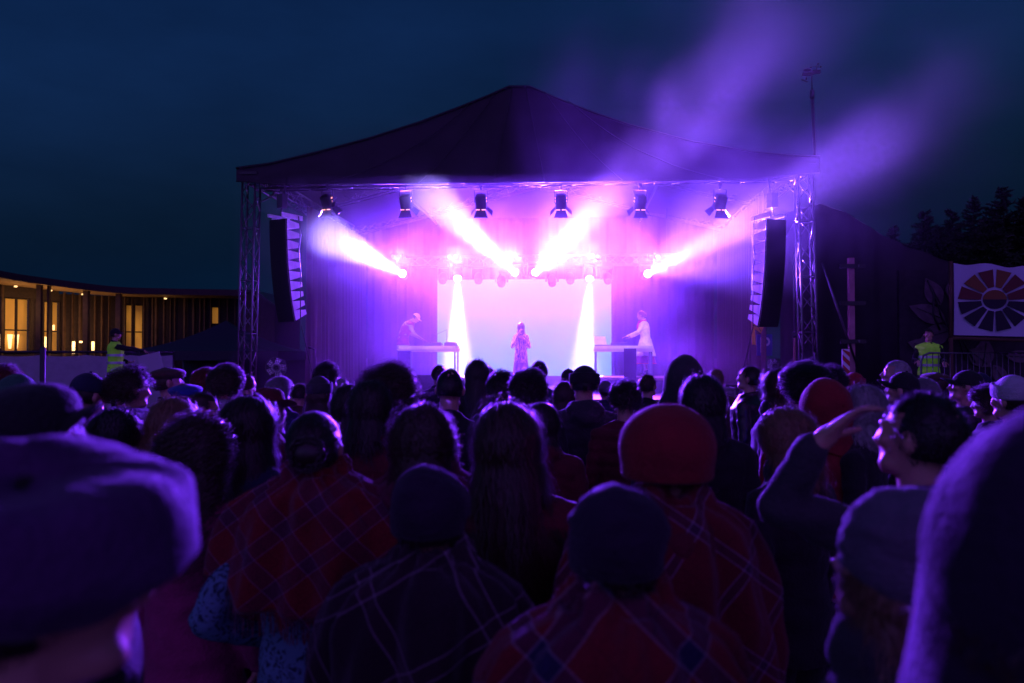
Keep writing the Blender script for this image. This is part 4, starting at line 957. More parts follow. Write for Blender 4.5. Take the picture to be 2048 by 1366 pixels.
p(1797, 741, 5.6, -60, 'person in a dark peaked cap in left profile behind the waving man', 'short', 'dark', 'cap', 'black', 'jacket', 'black')
p(1846, 757, 6.6, -15, 'person with short pale grey hair below the hi-vis guard', 'curlyshort', 'grey', coat='jacket', cc='charcoal')
p(1866, 741, 8.0, -25, 'person in a dull brown flat cap below the hi-vis guard', 'short', 'brown', 'flat', 'brown', 'jacket', 'olive')
p(1925, 738, 6.0, -62, 'person with cap and glasses in left profile in a ribbed jacket', 'short', 'brown', 'cap', 'black', 'puffer', 'charcoal', glasses=True)
p(1975, 768, 5.6, -66, 'person with short curly brown hair in left profile near the right edge', 'curlyshort', 'brown', coat='jacket', cc='charcoal')
p(2022, 750, 4.4, -30, 'person in a round pale blue beanie at the right edge', 'short', 'dark', 'beanie', 'pale', 'jacket', 'lilac')
p(1962, 745, 8.5, -20, 'far person in a dark round hat near the right edge', 'short', 'dark', 'beanie', 'navy', 'jacket', 'black')
# left side
p(18, 727, 6.0, 20, 'person with reddish dark hair at the left edge before the white fence', 'messy', 'red', coat='jacket', cc='black')
p(42, 756, 4.2, 30, 'person hunched in a green and lilac hooded coat at the left edge', 'short', 'dark', 'hood', 'green', 'jacket', 'green')
p(174, 744, 4.6, 40, 'person in a dark cap looking right below the left guard', 'short', 'dark', 'cap', 'navy', 'jacket', 'black')
p(262, 729, 4.7, 45, 'person with a grey scarf and shawl looking right below the held board', 'messy', 'brown', coat='scarf', cc='grey', shawl=None)
p(342, 730, 6.3, 65, 'person in a brown tweed flat cap in right profile', 'short', 'brown', 'flat', 'brown', 'jacket', 'black')
p(376, 763, 6.0, 30, 'person in a low blue beret in front of the flat cap', 'short', 'dark', 'flat', 'blue', 'jacket', 'navy')
p(413, 734, 7.6, 10, 'person with coppery curls left of the front left truss tower', 'curlyshort', 'red', coat='jacket', cc='brown')
p(452, 727, 5.8, 30, 'man with curly hair in a pale grey hooded top by the left tower', 'curlyshort', 'brown', coat='hoodie', cc='pale')
p(404, 784, 5.4, 60, 'bearded person with round glasses in right profile', 'short', 'brown', coat='jacket', cc='black', glasses=True)
p(345, 797, 3.7, 10, 'person with straight light brown hair hanging to the shoulders', 'long', 'fair', coat='jacket', cc='olive')
p(236, 818, 3.6, 60, 'person with dark fringe in right profile behind the peaked cap', 'bob', 'black', coat='jacket', cc='black')
p(498, 748, 9.0, 15, 'far person with lit face beside the left tower foot', 'short', 'brown', coat='jacket', cc='wine')
p(563, 752, 7.4, 45, 'person with short grey curls below the flight cases', 'curlyshort', 'grey', coat='puffer', cc='navy')
p(541, 770, 5.0, 30, 'person in a dark red cowboy hat below the left stage corner', 'bob', 'red', 'cowboy', 'wine', 'jacket', 'wine')
p(640, 751, 6.0, 10, 'person in a snug beanie with a pale blue denim collar', 'bob', 'brown', 'beanie', 'charcoal', 'scarf', 'denim')
p(655, 721, 7.4, 22, 'tall dark haired person against the foot of the left drape', 'messy', 'dark', coat='jacket', cc='black')
p(684, 757, 8.6, 20, 'small person with light hair left of the fluffy halo', 'short', 'grey', coat='jacket', cc='grey')
p(600, 767, 8.0, 20, 'small person with dark hair below the stack of flight cases', 'short', 'dark', coat='jacket', cc='brown')
p(700, 770, 4.6, 12, 'person with dark shoulder length hair left of the smooth bob', 'bob', 'dark', coat='jacket', cc='navy')
p(879, 729, 9.5, -10, 'far person with round dark hair at the stage edge behind the shaved head', 'short', 'black', coat='jacket', cc='black')
p(975, 735, 9.5, 0, 'far person with long hair half hidden between two heads left of the singer', 'long', 'brown', coat='jacket', cc='black')
p(1026, 745, 8.0, 0, 'far person hidden between the tufted hair and the curls', 'short', 'dark', coat='jacket', cc='black')
# waving man
class _F: pass
def local_of(px, ty, Y, yaw, top=1.78):       # image points -> his own coordinates
    o = P(px, ty, Y); k = o.z/top; M = (Matrix.Translation((o.x, o.y, 0)) @ Matrix.Rotation(-radians(yaw), 4, 'Z') @ Matrix.Scale(k, 4)).inverted()
    return lambda x, y, Yq: tuple(M @ P(x, y, Yq))
W4 = (1825, 783, 2.15, -42); LO = local_of(*W4)
def mir(q): return (-q[0], q[1], q[2])
e_, w_ = LO(1566, 1030, 2.03), LO(1634, 908, 1.97); f_ = Vector(LO(1694, 838, 1.95))-Vector(w_)
mj = [((.178, .01, 1.385), (.25, .06, 1.12), (.22, .1, .88), (0, .15, -1), (-1, 0, 0)), ((.178, .02, 1.385), mir(e_), mir(w_), mir(f_), (-.3, -.9, .1))]
p(*W4, 'man with tousled dark hair in left profile raising his hand to his face', 'short', 'black', coat='hoodie', cc='charcoal', arms=mj, nod=-8)
# ================================================================ performers
fringe = mat('fringed_top', (.5, .45, .42), .5); _n = fringe.node_tree.nodes; _l = fringe.node_tree.links; _w = _n.new('ShaderNodeTexNoise'); _w.inputs['Scale'].default_value = 1; _m = _n.new('ShaderNodeMapping'); _m.inputs['Scale'].default_value = (75, 20, 7); _t = _n.new('ShaderNodeTexCoord'); _r = _n.new('ShaderNodeValToRGB')
_l.new(_t.outputs['Object'], _m.inputs[0]); _l.new(_m.outputs[0], _w.inputs[0]); _l.new(_w.outputs[0], _r.inputs[0]); _r.color_ramp.elements[0].position = .45; _r.color_ramp.elements[0].color = (.05, .02, .05, 1); _r.color_ramp.elements[1].position = .55; _r.color_ramp.elements[1].color = (.75, .6, .5, 1); _l.new(_r.outputs[0], _n['Principled BSDF'].inputs['Base Color'])
sing = [((.17, .0, 1.385), (.255, .03, 1.15), (.055, .18, 1.47), (-.5, .25, .8), (-.6, -.8, 0)), ((.17, .0, 1.385), (.25, .04, 1.14), (.10, .20, 1.33), (-.8, .3, .5), (-.2, -.9, 0))]
pp = P(1042, 700, 20.0)
t = person(1042, 700, 20, 184, 'singer with long loose hair in a fringed top and wide trousers holding a microphone', 'long', 'brown', coat='jacket', cc=fringe, arms=sing, leg=None, H=1.74, loc=(pp.x, pp.y, 1.0), group='performers on the stage', hs=.86)
for s_ in (-1, 1):
    b = MB(); rings = []
    for j in range(15):
        u = j/14; z = .98-.93*u; r = .10+.065*u; cx = s_*(.075+.05*u)
        rings.append([Vector((cx+(r+.008*sin(7*a+u*3))*cos(a), r*.95*sin(a), z)) for a in [2*pi*k/32 for k in range(32)]])
    b.loft(rings); b.build('trouser_leg', mat('lilac_trousers', (.20, .12, .24), .8, sheen=.3, bump=.4), t)
mic = thing('microphone', 'black hand microphone held to the mouth of the singer', 'microphone', (pp.x, pp.y, 1.0), t.rotation_euler.z)
mic.scale = t.scale
b = MB(); b.tube([(.02, .20, 1.46), (.005, .165, 1.545)], [.013, .017], 10); b.build('handle', M_blk, mic); b = MB(); b.ell((.002, .155, 1.565), (.025, .025, .028), 12, 8); b.build('head', M_alu, mic)
b = MB(); b.tube([(.02, .20, 1.46), (.03, .24, 1.3), (.02, .2, .9), (.0, .22, .4), (.02, .3, .01)], .006, 6); b.build('cable', M_blk, mic)
ZB = 1.375
djL = [((.17, .0, 1.385), (.25, .22, 1.24), (.20, .50, 1.22), (-.1, .95, -.1), (-.1, .0, -1)), ((.17, .0, 1.385), (.24, .18, 1.20), (.16, .44, 1.17), (.0, .95, -.2), (0, 0, -1))]
uj, _ = UZ(806, 700, 4.05)
person(0, 0, 1, 78, 'man in a pale cap and red waistcoat leaning over the left equipment table', 'short', 'brown', 'cap', 'cream', 'jacket', 'pale', arms=djL, leg='charcoal', H=1.78, lean=42, loc=S(uj, 4.05, ZB), group='performers on the stage')
LEAN[0] = 42; wv = cache('waist', lambda: coat_mesh('down', 'vest', 1, .80, False)); q_ = [o for o in bpy.data.objects if o.get('label', '').startswith('man in a pale cap')][0]; w_ = inst('waistcoat', wv, cm('red'), q_); LEAN[0] = 0
w_.scale = (1.04, 1.06, 1.0)
djR = [((.17, .0, 1.385), (.25, .14, 1.20), (.16, .40, 1.08), (-.1, .95, -.2), (0, 0, -1)), ((.17, .0, 1.385), (.25, .16, 1.20), (.10, .47, 1.12), (-.2, .95, -.2), (0, 0, -1))]
uj, _ = UZ(1291, 700, 4.1)
t = person(0, 0, 1, -76, 'woman in cream coat and red scarf working at the right equipment table', 'bun', 'red', coat='jacket', cc='cream', arms=djR, leg=None, H=1.72, lean=14, loc=S(uj, 4.1, ZB), group='performers on the stage')
b = MB(); rr = []
for j in range(12):
    u = j/11; rr.append([Vector(((.18+.16*u+.012*u*sin(9*a))*cos(a), .0+(.15+.13*u)*sin(a), 1.0-.46*u)) for a in [2*pi*k/60 for k in range(60)]])
b.loft(rr+[[q*.985 for q in r] for r in rr[::-1]], cap=False); b.build('coat_skirt', cm('cream'), t)
b = MB(); rr = []
for j in range(8):
    u = j/7; rr.append([Vector(((.28+.06*u+.016*sin(12*a))*cos(a), (.23+.05*u)*sin(a), .56-.22*u)) for a in [2*pi*k/60 for k in range(60)]])
b.loft(rr, cap=False); sk = b.build('skirt', cm('magenta'), t); b = MB()
b.tube(rr[-1]+[rr[-1][0]], .012, 6); b.build('hem', mat('red_trim', (.7, .02, .03), .6), sk)
b = MB(); b.tube([(.085*cos(a), -.0+.085*sin(a), 1.47) for a in [2*pi*k/20 for k in range(21)]], .034, 8); b.tube([(.02, .10, 1.46), (.03, .15, 1.36), (.01, .16, 1.22)], [.03, .045, .03], 8)
LEAN[0] = 14; inst('scarf', b.mesh('scarf'), mat('red_scarf', (.6, .01, .05), .8, sheen=.4), t); LEAN[0] = 0
# ================================================================ guards
hv = mat('hi_vis', (.40, .95, .05), .7, bump=.4, bscale=30, var=.3, vscale=8, emit=(.16, .62, .01), es=.05)      # fluorescent cloth: its green re-emission is added as a faint steady glow
rf = mat('reflective_tape', (.5, .5, .55), .3, .6)
def guard(px, ty, Y, yaw, H, base, lab, arms, hat, ar=None):
    p_ = P(px, ty, Y); t = person(px, ty, Y, yaw, lab, 'short', 'dark', hat, 'black', 'jacket', 'black', arms=arms, H=H, loc=(p_.x, p_.y, base), group='guards in hi-vis vests')
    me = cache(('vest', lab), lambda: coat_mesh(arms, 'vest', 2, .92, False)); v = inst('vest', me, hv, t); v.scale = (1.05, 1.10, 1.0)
    b = MB()
    for z in (1.04, 1.20): b.loft([[Vector(((.185+.012*(z > 1.1))*1.07*cos(a), .150*1.08*sin(a), z+dz)) for a in [2*pi*k/40 for k in range(40)]] for dz in (-.025, .025)], cap=False)
    b.build('reflective_band', rf, v); return t
gL = [((.178, 0, 1.385), (.24, .27, 1.33), (.16, .54, 1.30), (0, .9, -.5), (0, 0, -1)), ((.178, -.01, 1.385), (.235, .02, 1.12), (.15, .22, 1.05), (-.3, .9, 0), (0, 0, 1))]
gR = [((.178, 0, 1.385), (.26, .05, 1.13), (.22, .30, 1.12), (0, .9, -.4), (0, 0, -1)), ((.178, 0, 1.385), (.26, .05, 1.13), (.22, .28, 1.10), (0, .9, -.4), (0, 0, -1))]
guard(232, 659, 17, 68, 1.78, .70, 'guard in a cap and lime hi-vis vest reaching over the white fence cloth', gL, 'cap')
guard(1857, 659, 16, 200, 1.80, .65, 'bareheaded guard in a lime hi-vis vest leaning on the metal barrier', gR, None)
b = MB(); q = P(200, 700, 17.5); b.box((q.x, q.y+.2, .35), (9, 3.2, .70)); q = P(1950, 700, 17.6); b.box((q.x+1, q.y+.3, .325), (7.5, 5.2, .65))
tag(b.build('raised_ground', mat('bank', (.05, .045, .04), .95, bump=.6, bscale=12)), kind='structure')
t = thing('placard', 'pale rectangular board held tilted by the guard at the white fence', 'board', P(303, 733, 15.5), .15)
b = MB(); b.box((0, 0, 0), (.42, .012, .50), ry=radians(-14)); b.build('panel', mat('board_white', (.45, .42, .5), .7, bump=.2), t); b = MB(); b.tube([(-.12, .02, -.2), (-.25, .03, .30)], .012); b.build('edge_batten', M_blk, t)
# ================================================================ left: fence, building, tents
fc = thing('fence', 'white cloth covered fence with dark posts and rail at the left', 'fence', (0, 0, 0))
A, B_ = P(-420, 710, 16.6), P(345, 712, 19.0); n = 160; rr = []
for j in range(9):
    z = .3+(1.92-.3)*j/8; rr.append([Vector((A.x+(B_.x-A.x)*i/n, A.y+(B_.y-A.y)*i/n+.035*noise.noise(Vector((i*.11, j*.35, 0)))*sin(pi*j/8+.4), z-.03*sin(pi*(i % 20)/20)*(j/8))) for i in range(n+1)])
b = MB(); b.loft(rr, cap=False, closed=False); b.loft([[q+Vector((0, .006, 0)) for q in r] for r in rr], cap=False, closed=False); b.build('cloth', mat('white_tarp', (.34, .35, .38), .6, bump=.4, bscale=6, var=.1), fc)
b = MB(); b.tube([A+Vector((0, .03, 1.99-A.z)), B_+Vector((0, .03, 1.99-B_.z))], .03); b.build('rail', M_blk, fc)
for i in range(9): q = A.lerp(B_, i/8); MB().tube([(q.x, q.y+.05, .3), (q.x, q.y+.05, 2.02)], .032).build('post', M_blk, fc)
q = P(86, 700, 13.0); t = thing('bollard', 'dark steel post standing in front of the white fence cloth', 'post', (q.x, q.y, 0)); MB().tube([(0, 0, 0), (0, 0, 2.02), (0, 0, 2.05)], [.045, .045, .02], 12).build('tube', M_blk, t); MB().tube([(0, 0, 0), (0, 0, .03)], .12, 12).build('foot', M_blk, t)
# curved timber building
bd = thing('timber_building', 'curved timber hall with overhanging roof and glowing tall windows at the left', 'building', (0, 0, 0))
roof_px = [(-260, 470, 41), (-120, 510, 44), (0, 541, 47), (100, 557, 49.7), (230, 573, 52.5), (340, 577, 54), (460, 579, 55), (520, 581, 56)]
rp = [P(*q) for q in roof_px]; M_tim = mat('timber', (.075, .042, .024), .75, bump=.3, bscale=8, var=.4, vscale=2); M_tdk = mat('dark_facade', (.035, .022, .018), .8, var=.3); M_sof = mat('soffit', (.30, .19, .10), .7, bump=.2, bscale=12, var=.2)
def along(s_):
    k = clampf(s_, 0, 1)*(len(rp)-1); i = min(int(k), len(rp)-2); f = k-i
    m0 = (rp[i+1]-rp[max(i-1, 0)])*.5; m1 = (rp[min(i+2, len(rp)-1)]-rp[i])*.5; a, c = rp[i], rp[i+1]
    return a*(2*f**3-3*f*f+1)+m0*(f**3-2*f*f+f)+c*(-2*f**3+3*f*f)+m1*(f**3-f*f)
def facept(s_, z, off=0):      # off > 0 behind the roof edge
    q = along(s_); d = (along(min(1, s_+.01))-along(max(0, s_-.01))); nn = Vector((-d.y, d.x, 0)).normalized()
    q = q+nn*off; return Vector((q.x, q.y, z))
def s_at(px):
    lo, hi = 0, 1
    for _ in range(40):
        m = (lo+hi)/2; q = along(m)
        if 1024+F*q.x/q.y < px: lo = m
        else: hi = m
    return (lo+hi)/2
def s_off(px, off):
    lo, hi = 0, 1
    for _ in range(40):
        m = (lo+hi)/2; q = facept(m, 0, off)
        if 1024+F*q.x/q.y < px: lo = m
        else: hi = m
    return (lo+hi)/2
ZRf = lambda s_: along(s_).z
b = MB(); N_ = 60; top = [Vector(facept(k/N_, ZRf(k/N_), 0)) for k in range(N_+1)]; lo_ = [q-Vector((0, 0, .42)) for q in top]; bk = [facept(k/N_, ZRf(k/N_)-.42, 3.0) for k in range(N_+1)]; bt = [facept(k/N_, ZRf(k/N_)+.5, 9.0) for k in range(N_+1)]
b.loft([bt, top, lo_], cap=False, closed=False); b.build('roof', M_tdk, bd)
b = MB(); b.loft([lo_, bk], cap=False, closed=False); b.build('soffit', M_sof, bd)
OFF = 3.0
wins = [(-60, 2, 590, 706, 3, .62), (6, 58, 597, 706, 2, .60), (70, 117, 603, 706, 3, .60), (248, 286, 610, 703, 2, .93), (422, 438, 614, 648, 1, .72)]
b = MB()       # facade wall with openings: full-height strips between the windows, lintel and sill
def wallstrip(a, c, z0, z1):
    n = max(1, int((c-a)*80)); b.loft([[facept(a+(c-a)*k/n, z, OFF) for k in range(n+1)] for z in (z0, z1)], cap=False, closed=False)
def zpx(s_, py):
    q = facept(s_, 0, OFF); return CAMZ-(py-712)/F*q.y
edges = []; cur = 0
for (x0, x1, y0, y1, nm, e) in wins:
    a, c = s_off(x0, OFF), s_off(x1, OFF); wallstrip(cur, a, 0, 7.6 if 0 else ZRf(a)-.42); z1_, z0_ = zpx((a+c)/2, y0), zpx((a+c)/2, y1); wallstrip(a, c, z1_, ZRf(a)-.42); wallstrip(a, c, 0, z0_); edges.append((a, c, z0_, z1_, nm, e)); cur = c
wallstrip(cur, 1, 0, ZRf(.97)-.42); b.build('facade', M_tdk, bd)
def winmat(i, e):
    m = mat('lit_room_%d' % i, (.5, .3, .1), .8, emit=(1, .5, .12), es=e); n = m.node_tree.nodes; l = m.node_tree.links; t_ = n.new('ShaderNodeTexCoord'); mp = n.new('ShaderNodeMapping'); mp.inputs['Location'].default_value = (i*3.7, 0, 0); mp.inputs['Scale'].default_value = (.5, .5, .22)
    z_ = n.new('ShaderNodeTexNoise'); z_.inputs['Scale'].default_value = 1.2; z_.inputs['Detail'].default_value = 3; r = n.new('ShaderNodeValToRGB'); r.color_ramp.elements[0].position = .35; r.color_ramp.elements[0].color = (.10, .035, .005, 1); r.color_ramp.elements[1].position = .68; r.color_ramp.elements[1].color = (.55, .22, .022, 1)
    l.new(t_.outputs['Object'], mp.inputs[0]); l.new(mp.outputs[0], z_.inputs[0]); l.new(z_.outputs[0], r.inputs[0]); l.new(r.outputs[0], n['Principled BSDF'].inputs['Emission Color']); return m
m_flame = mat('warm_lamp', (1, .8, .5), .5, emit=(1, .62, .25), es=2.2)
for i, (a, c, z0_, z1_, nm, e) in enumerate(edges):
    w = MB(); w.loft([[facept(a+(c-a)*k/6, z, OFF+.35) for k in range(7)] for z in (z0_-.1, z1_+.1)], cap=False, closed=False)
    f = MB()
    for k in range(nm+1):
        s_ = a+(c-a)*k/nm; q = facept(s_, 0, OFF-.03); f.box((q.x, q.y, (z0_+z1_)/2), (.12, .12, z1_-z0_))
    for z in (z0_, z0_+(z1_-z0_)*.42 if nm < 9 else 0, z1_)[:: 1 if nm > 1 else 2]:
        for k in range(6): q0, q1 = facept(a+(c-a)*k/6, z, OFF-.03), facept(a+(c-a)*(k+1)/6, z, OFF-.03); f.tube([q0, q1], .045, 4)
    fr_ = f.build('window', M_tdk, bd); w.build('lit_room', winmat(i, e), fr_)
for k, (px, py, h) in enumerate(((20, 683, .9), (33, 683, .9), (2, 683, .9), (91, 684, .7), (107, 655, .35))):
    s_ = s_off(px, OFF+.2); q = facept(s_, zpx(s_, py), OFF+.22); b = MB(); b.tube([q-Vector((0, 0, h/2)), q+Vector((0, 0, h/2))], [.07, .15] if k < 3 else [.06, .06], 8); b.build('interior_lamp', m_flame, bd)
for k, (px, py, h) in enumerate(((147, 695, .8), (186, 692, .6), (163, 684, .10))):
    s_ = s_off(px, 1.6); q = facept(s_, CAMZ-(py-712)/F*facept(s_, 0, 1.6).y, 1.6); b = MB(); b.tube([q-Vector((0, 0, h/2)), q+Vector((0, 0, h/2))], .09 if h > .2 else .15, 8); o = b.build('porch_lamp', m_flame, bd)
    L = bpy.data.lights.new('porch_glow', 'POINT'); L.energy = 30; L.color = (1, .5, .18); L.shadow_soft_size = .15; o2 = bpy.data.objects.new('porch_glow', L); COL.objects.link(o2); o2.location = q+Vector((.2, -.5, .2)); o2.parent = bd
rnd = random.Random(4)
for px in (78, 97): s_ = s_off(px, .6); q = facept(s_, 0, .6); MB().box((q.x, q.y, (ZRf(s_)-.42)/2), (.28 if px == 78 else .12, .25, ZRf(s_)-.42)).build('column', M_tim, bd)
for px in (172, 237): s_ = s_off(px, .6); q = facept(s_, 0, .6); MB().box((q.x, q.y, (ZRf(s_)-.42)/2), (.32, .3, ZRf(s_)-.42)).build('column', M_tim, bd)
b = MB()
for px in (4, 128, 145, 160, 190, 204, 218, 250, 264, 288, 305, 312, 328, 341, 350, 369, 387, 400, 409, 421, 439, 455, 470, 484):
    s_ = s_off(px, OFF-.25); q = facept(s_, 0, OFF-.25); b.box((q.x, q.y, (ZRf(s_)-.45)/2), (rnd.choice((.06, .10, .14)), .2, ZRf(s_)-.5))
b.build('timber_fins', M_tim, bd)['kind'] = 'stuff'
for px in (30, 100, 165, 240, 330):    # soffit downlights over the porch
    s_ = s_off(px, 1.5); q = facept(s_, ZRf(s_)-.55, 1.5); L = bpy.data.lights.new('soffit_light', 'POINT'); L.energy = 60 if px < 140 else (16 if px < 200 else 8); L.color = (1, .52, .2); L.shadow_soft_size = .1; o2 = bpy.data.objects.new('soffit_light', L); COL.objects.link(o2); o2.location = q-Vector((0, .3, 1.5)); o2.parent = bd
    b = MB(); b.tube([q, q-Vector((0, 0, .08))], .09, 10); b.build('downlight', m_flame, bd)
# small dark canopies
def pagoda(px, Y, hw, ze_, zp, lab, m_):
    q = P(px, 700, Y); t = thing('party_tent', lab, 'tent', (q.x, q.y, 0)); b = MB(); rr = []
    for j in range(13):
        u = j/12; k = (1-u)**1.7; z = ze_+(zp-ze_)*u; r = hw*(1-u)**.95 if 0 else hw*(1-u); z = ze_+(zp-ze_)*(u**1.7); rr.append([Vector((r*x, r*y, z)) for x, y in ((-1, -1), (0, -1), (1, -1), (1, 0), (1, 1), (0, 1), (-1, 1), (-1, 0))])
    b.loft(rr[:-1]+[[Vector((0+.02*x, .02*y, zp)) for x, y in ((-1, -1), (0, -1), (1, -1), (1, 0), (1, 1), (0, 1), (-1, 1), (-1, 0))]], smooth=False); b.build('roof_cloth', m_, t)
    b = MB(); b.loft([[Vector((hw*x, hw*y, z)) for x, y in ((-1, -1), (1, -1), (1, 1), (-1, 1))] for z in (ze_-.28, ze_)], cap=False, smooth=False); b.build('valance', m_, t)
    for x in (-1, 1):
        for y in (-1, 1): MB().tube([(x*(hw-.05), y*(hw-.05), 0), (x*(hw-.05), y*(hw-.05), ze_)], .035).build('leg', M_alu, t)
    b = MB(); b.box((0, hw-.08, ze_/2), (hw*2-.2, .02, ze_-.1)); b.build('back_wall', m_, t)
pagoda(452, 26, 2.4, 2.05, 3.05, 'small dark party tent with swept roof behind the front left tower', mat('navy_canvas', (.02, .018, .035), .7, bump=.3, bscale=4))
t = thing('shed', 'dark timber shed with sloping roof seen beside the left line array', 'shed', P(505, 700, 34)); t.location.z = 0; M = Matrix(((1, 0, 0, 0), (0, 0, 1, 0), (0, 1, 0, 0), (0, 0, 0, 1)))
b = MB(); b.prism([(-.5, 0), (.95, 0), (.95, 4.0), (.1, 4.6), (-.5, 4.63)], 0, 4, M); b.build('wall', M_tdk, t); b = MB(); b.prism([(-.6, 4.66), (.1, 4.63), (1.1, 3.92), (1.1, 4.0), (.12, 4.72), (-.6, 4.75)], -.2, 4.2, M); b.build('roof', M_blk, t)
# ================================================================ right: tent, trees, banner, signs
t = thing('backstage_tent', 'large black backstage tent sloping down to the right of the stage', 'tent', (0, 0, 0)); b = MB(); pr = [P(x, y, 24) for x, y in ((1560, 500), (1600, 418), (1640, 408), (1690, 424), (1730, 448), (1765, 470), (1810, 490), (1870, 512), (1960, 540))]
rr = []
for k in range(9): rr.append([q+Vector((.0, k*.9, .12*sin(k*.8)-.0)) for q in pr])
b.loft(rr, cap=False, closed=False); b.build('roof_cloth', M_canvas, t)
b = MB(); rr = []
for j in range(7):
    ring = []
    for i in range(len(pr)*6-5):
        k = i/6; a = int(min(k, len(pr)-2)); q = pr[a].lerp(pr[a+1], k-a); ring.append(Vector((q.x, q.y+.02+.05*sin(i*.9), q.z*j/6+.0)))
    rr.append(ring)
b.loft(rr, cap=False, closed=False); b.build('front_wall', M_canvas, t)
M_ndl = mat('needles', (.028, .045, .022), .7, var=.5, vscale=.8); M_bark = mat('bark', (.06, .04, .03), .9, bump=.5, bscale=10)
def conifer(px, ty, Y, rad, seed, lab, name='conifer'):
    q = P(px, ty, Y); H = q.z; rnd = random.Random(seed); t = thing(name, lab, 'tree', (q.x, q.y, 0), 0, 'conifers behind the right of the stage')
    MB().tube([(0, 0, 0), (.05, 0, H*.5), (0, 0, H*.98)], [.22, .13, .02], 8).build('trunk', M_bark, t); b = MB(); z = H*.16; lv = 0
    while z < H*.995:
        f = (z/H-.16)/.84; R_ = rad*(1-f)**.8*rnd.uniform(.75, 1.15)+.12; nb = 7 if f < .8 else 5
        for k in range(nb):
            a = rnd.random()*6.3; L = R_*rnd.uniform(.6, 1.1); dr = Vector((cos(a), sin(a), rnd.uniform(-.25, .12)+.35*f)); n_c = max(4, int(L*12))
            for c in range(n_c):
                u = (c+rnd.random())/n_c; p0 = Vector((0, 0, z))+dr*L*u+Vector((0, 0, -.15*L*u*u*(1-f)))
                for _ in range(5):
                    d = (dr+Vector((rnd.gauss(0, .7), rnd.gauss(0, .7), rnd.gauss(0, .45)))).normalized()*rnd.uniform(.2, .46)*(1.1-.45*f); w = d.cross(Vector((rnd.gauss(0, 1), rnd.gauss(0, 1), rnd.gauss(0, 1)))).normalized()*.06
                    o = len(b.v); b.v += [tuple(p0-w), tuple(p0+w), tuple(p0+d)]; b.f.append((o, o+1, o+2)); b.sm.append(False)
        z += H*.016*rnd.uniform(.8, 1.3)
    b.build('crown', M_ndl, t)
for i, a in enumerate(((1786, 466, 52, 1.3, 'short pointed conifer furthest left behind the backstage tent'), (1850, 438, 50, 2.6, 'bushy conifer second from the left behind the banner'), (1903, 433, 50, 2.0, 'slim pointed conifer in the middle of the tree row'),
                       (1946, 411, 48, 2.2, 'tall narrow conifer left of the tallest trees'), (2006, 390, 47, 2.8, 'tallest broad conifer above the right end of the banner'), (2050, 404, 46, 2.6, 'tall conifer cut off by the right edge'), (1880, 470, 47, 2.8, 'low broad conifer filling the gap above the left of the banner'), (1975, 455, 45, 3.0, 'low broad conifer filling the gap above the middle of the banner'))):
    conifer(a[0], a[1]-14, a[2], a[3]*1.35, i+1, a[4])
rnd = random.Random(9); b = MB()
for k in range(26000):
    px = rnd.uniform(1640, 2500); p0 = P(px, 0, 58); z = rnd.random()**.7*7.8*(1+.15*sin(px*.03)+.1*sin(px*.11)); p0 = Vector((p0.x, 58+rnd.uniform(-1.5, 3), z)); d = Vector((rnd.gauss(0, 1), rnd.gauss(0, 1), rnd.gauss(0, 1))).normalized()*.6; w = d.orthogonal().normalized()*.2
    o = len(b.v); b.v += [tuple(p0-w), tuple(p0+w), tuple(p0+d)]; b.f.append((o, o+1, o+2)); b.sm.append(False)
tag(b.build('far_wood', M_ndl), 'dark mass of far woodland behind the conifers', 'wood', kind='stuff')
# mural wall and banner
w0 = P(1800, 600, 19.4); w1 = P(2500, 600, 19.4)
t = thing('mural_wall', 'low dark board wall painted with pale petals behind the right guard', 'wall', (0, 0, 0)); b = MB(); b.box(((w0.x+w1.x)/2, 19.5, 2.0), (w1.x-w0.x, .12, 4.0)); b.build('boards', mat('dark_boards', (.03, .022, .03), .85, bump=.3, bscale=6, var=.3), t)
M_pet = mat('petal_paint', (.14, .10, .12), .85, var=.3, vscale=5, bump=.2)
def leaf(px, py, L, W_, ang, par, k=0, Yf=19.42):
    c = P(px, py, Yf); b = MB(); n = 14; pts = []
    for i in range(n+1): u = i/n; pts.append((W_*sin(pi*u**.8)*.5, u*L))
    for i in range(n-1, 0, -1): u = i/n; pts.append((-W_*sin(pi*u**.8)*.5, u*L))
    M = Matrix.Translation(c) @ Matrix.Rotation(ang, 4, 'Y') @ Matrix(((1, 0, 0, 0), (0, 0, 1, 0), (0, 1, 0, 0), (0, 0, 0, 1))); b.prism(pts, 0, .016+.004*k, M @ Matrix.Translation((0, 0, -.02-.005*k))); o = b.build('petal', M_pet, par)
    v = MB(); v.tube([M @ Vector((0, .05*L, -.035-.005*k)), M @ Vector((.02*L, .8*L, -.035-.005*k))], .008, 5); v.build('vein', M_blk, o)
for i, (px, py, L, W_, a) in enumerate(((1890, 640, .95, .45, -1.2), (1900, 660, .8, .5, -1.9), (1880, 610, .75, .45, -.5), (1870, 700, .7, .4, -1.3), (1905, 600, .6, .4, .1), (1962, 735, .75, .5, 2.9 if 0 else .15), (1935, 700, .7, .42, 2.2), (2010, 712, .8, .3, 1.6), (1985, 730, .7, .34, 2.6))): leaf(px, py, L, W_, a, t, i)
for i, q in enumerate((((1855, 560), (1872, 600), (1885, 640), (1915, 668), (1930, 720)), ((1885, 650), (1925, 680), (1950, 725)), ((1868, 590), (1866, 630), (1880, 660)))): MB().tube([P(x, y, 19.34) for x, y in q], .022, 6).build('stem', M_blk, t)
bn = thing('sun_banner', 'white banner painted with a red and black sunburst wheel in a wooden frame', 'banner', P(1984, 598, 18.2))
def bp(px, py, d=0): q = P(px, py, 18.2)-bn.location; return Vector((q.x, q.y-d, q.z))
b = MB(); n = 24; rr = []
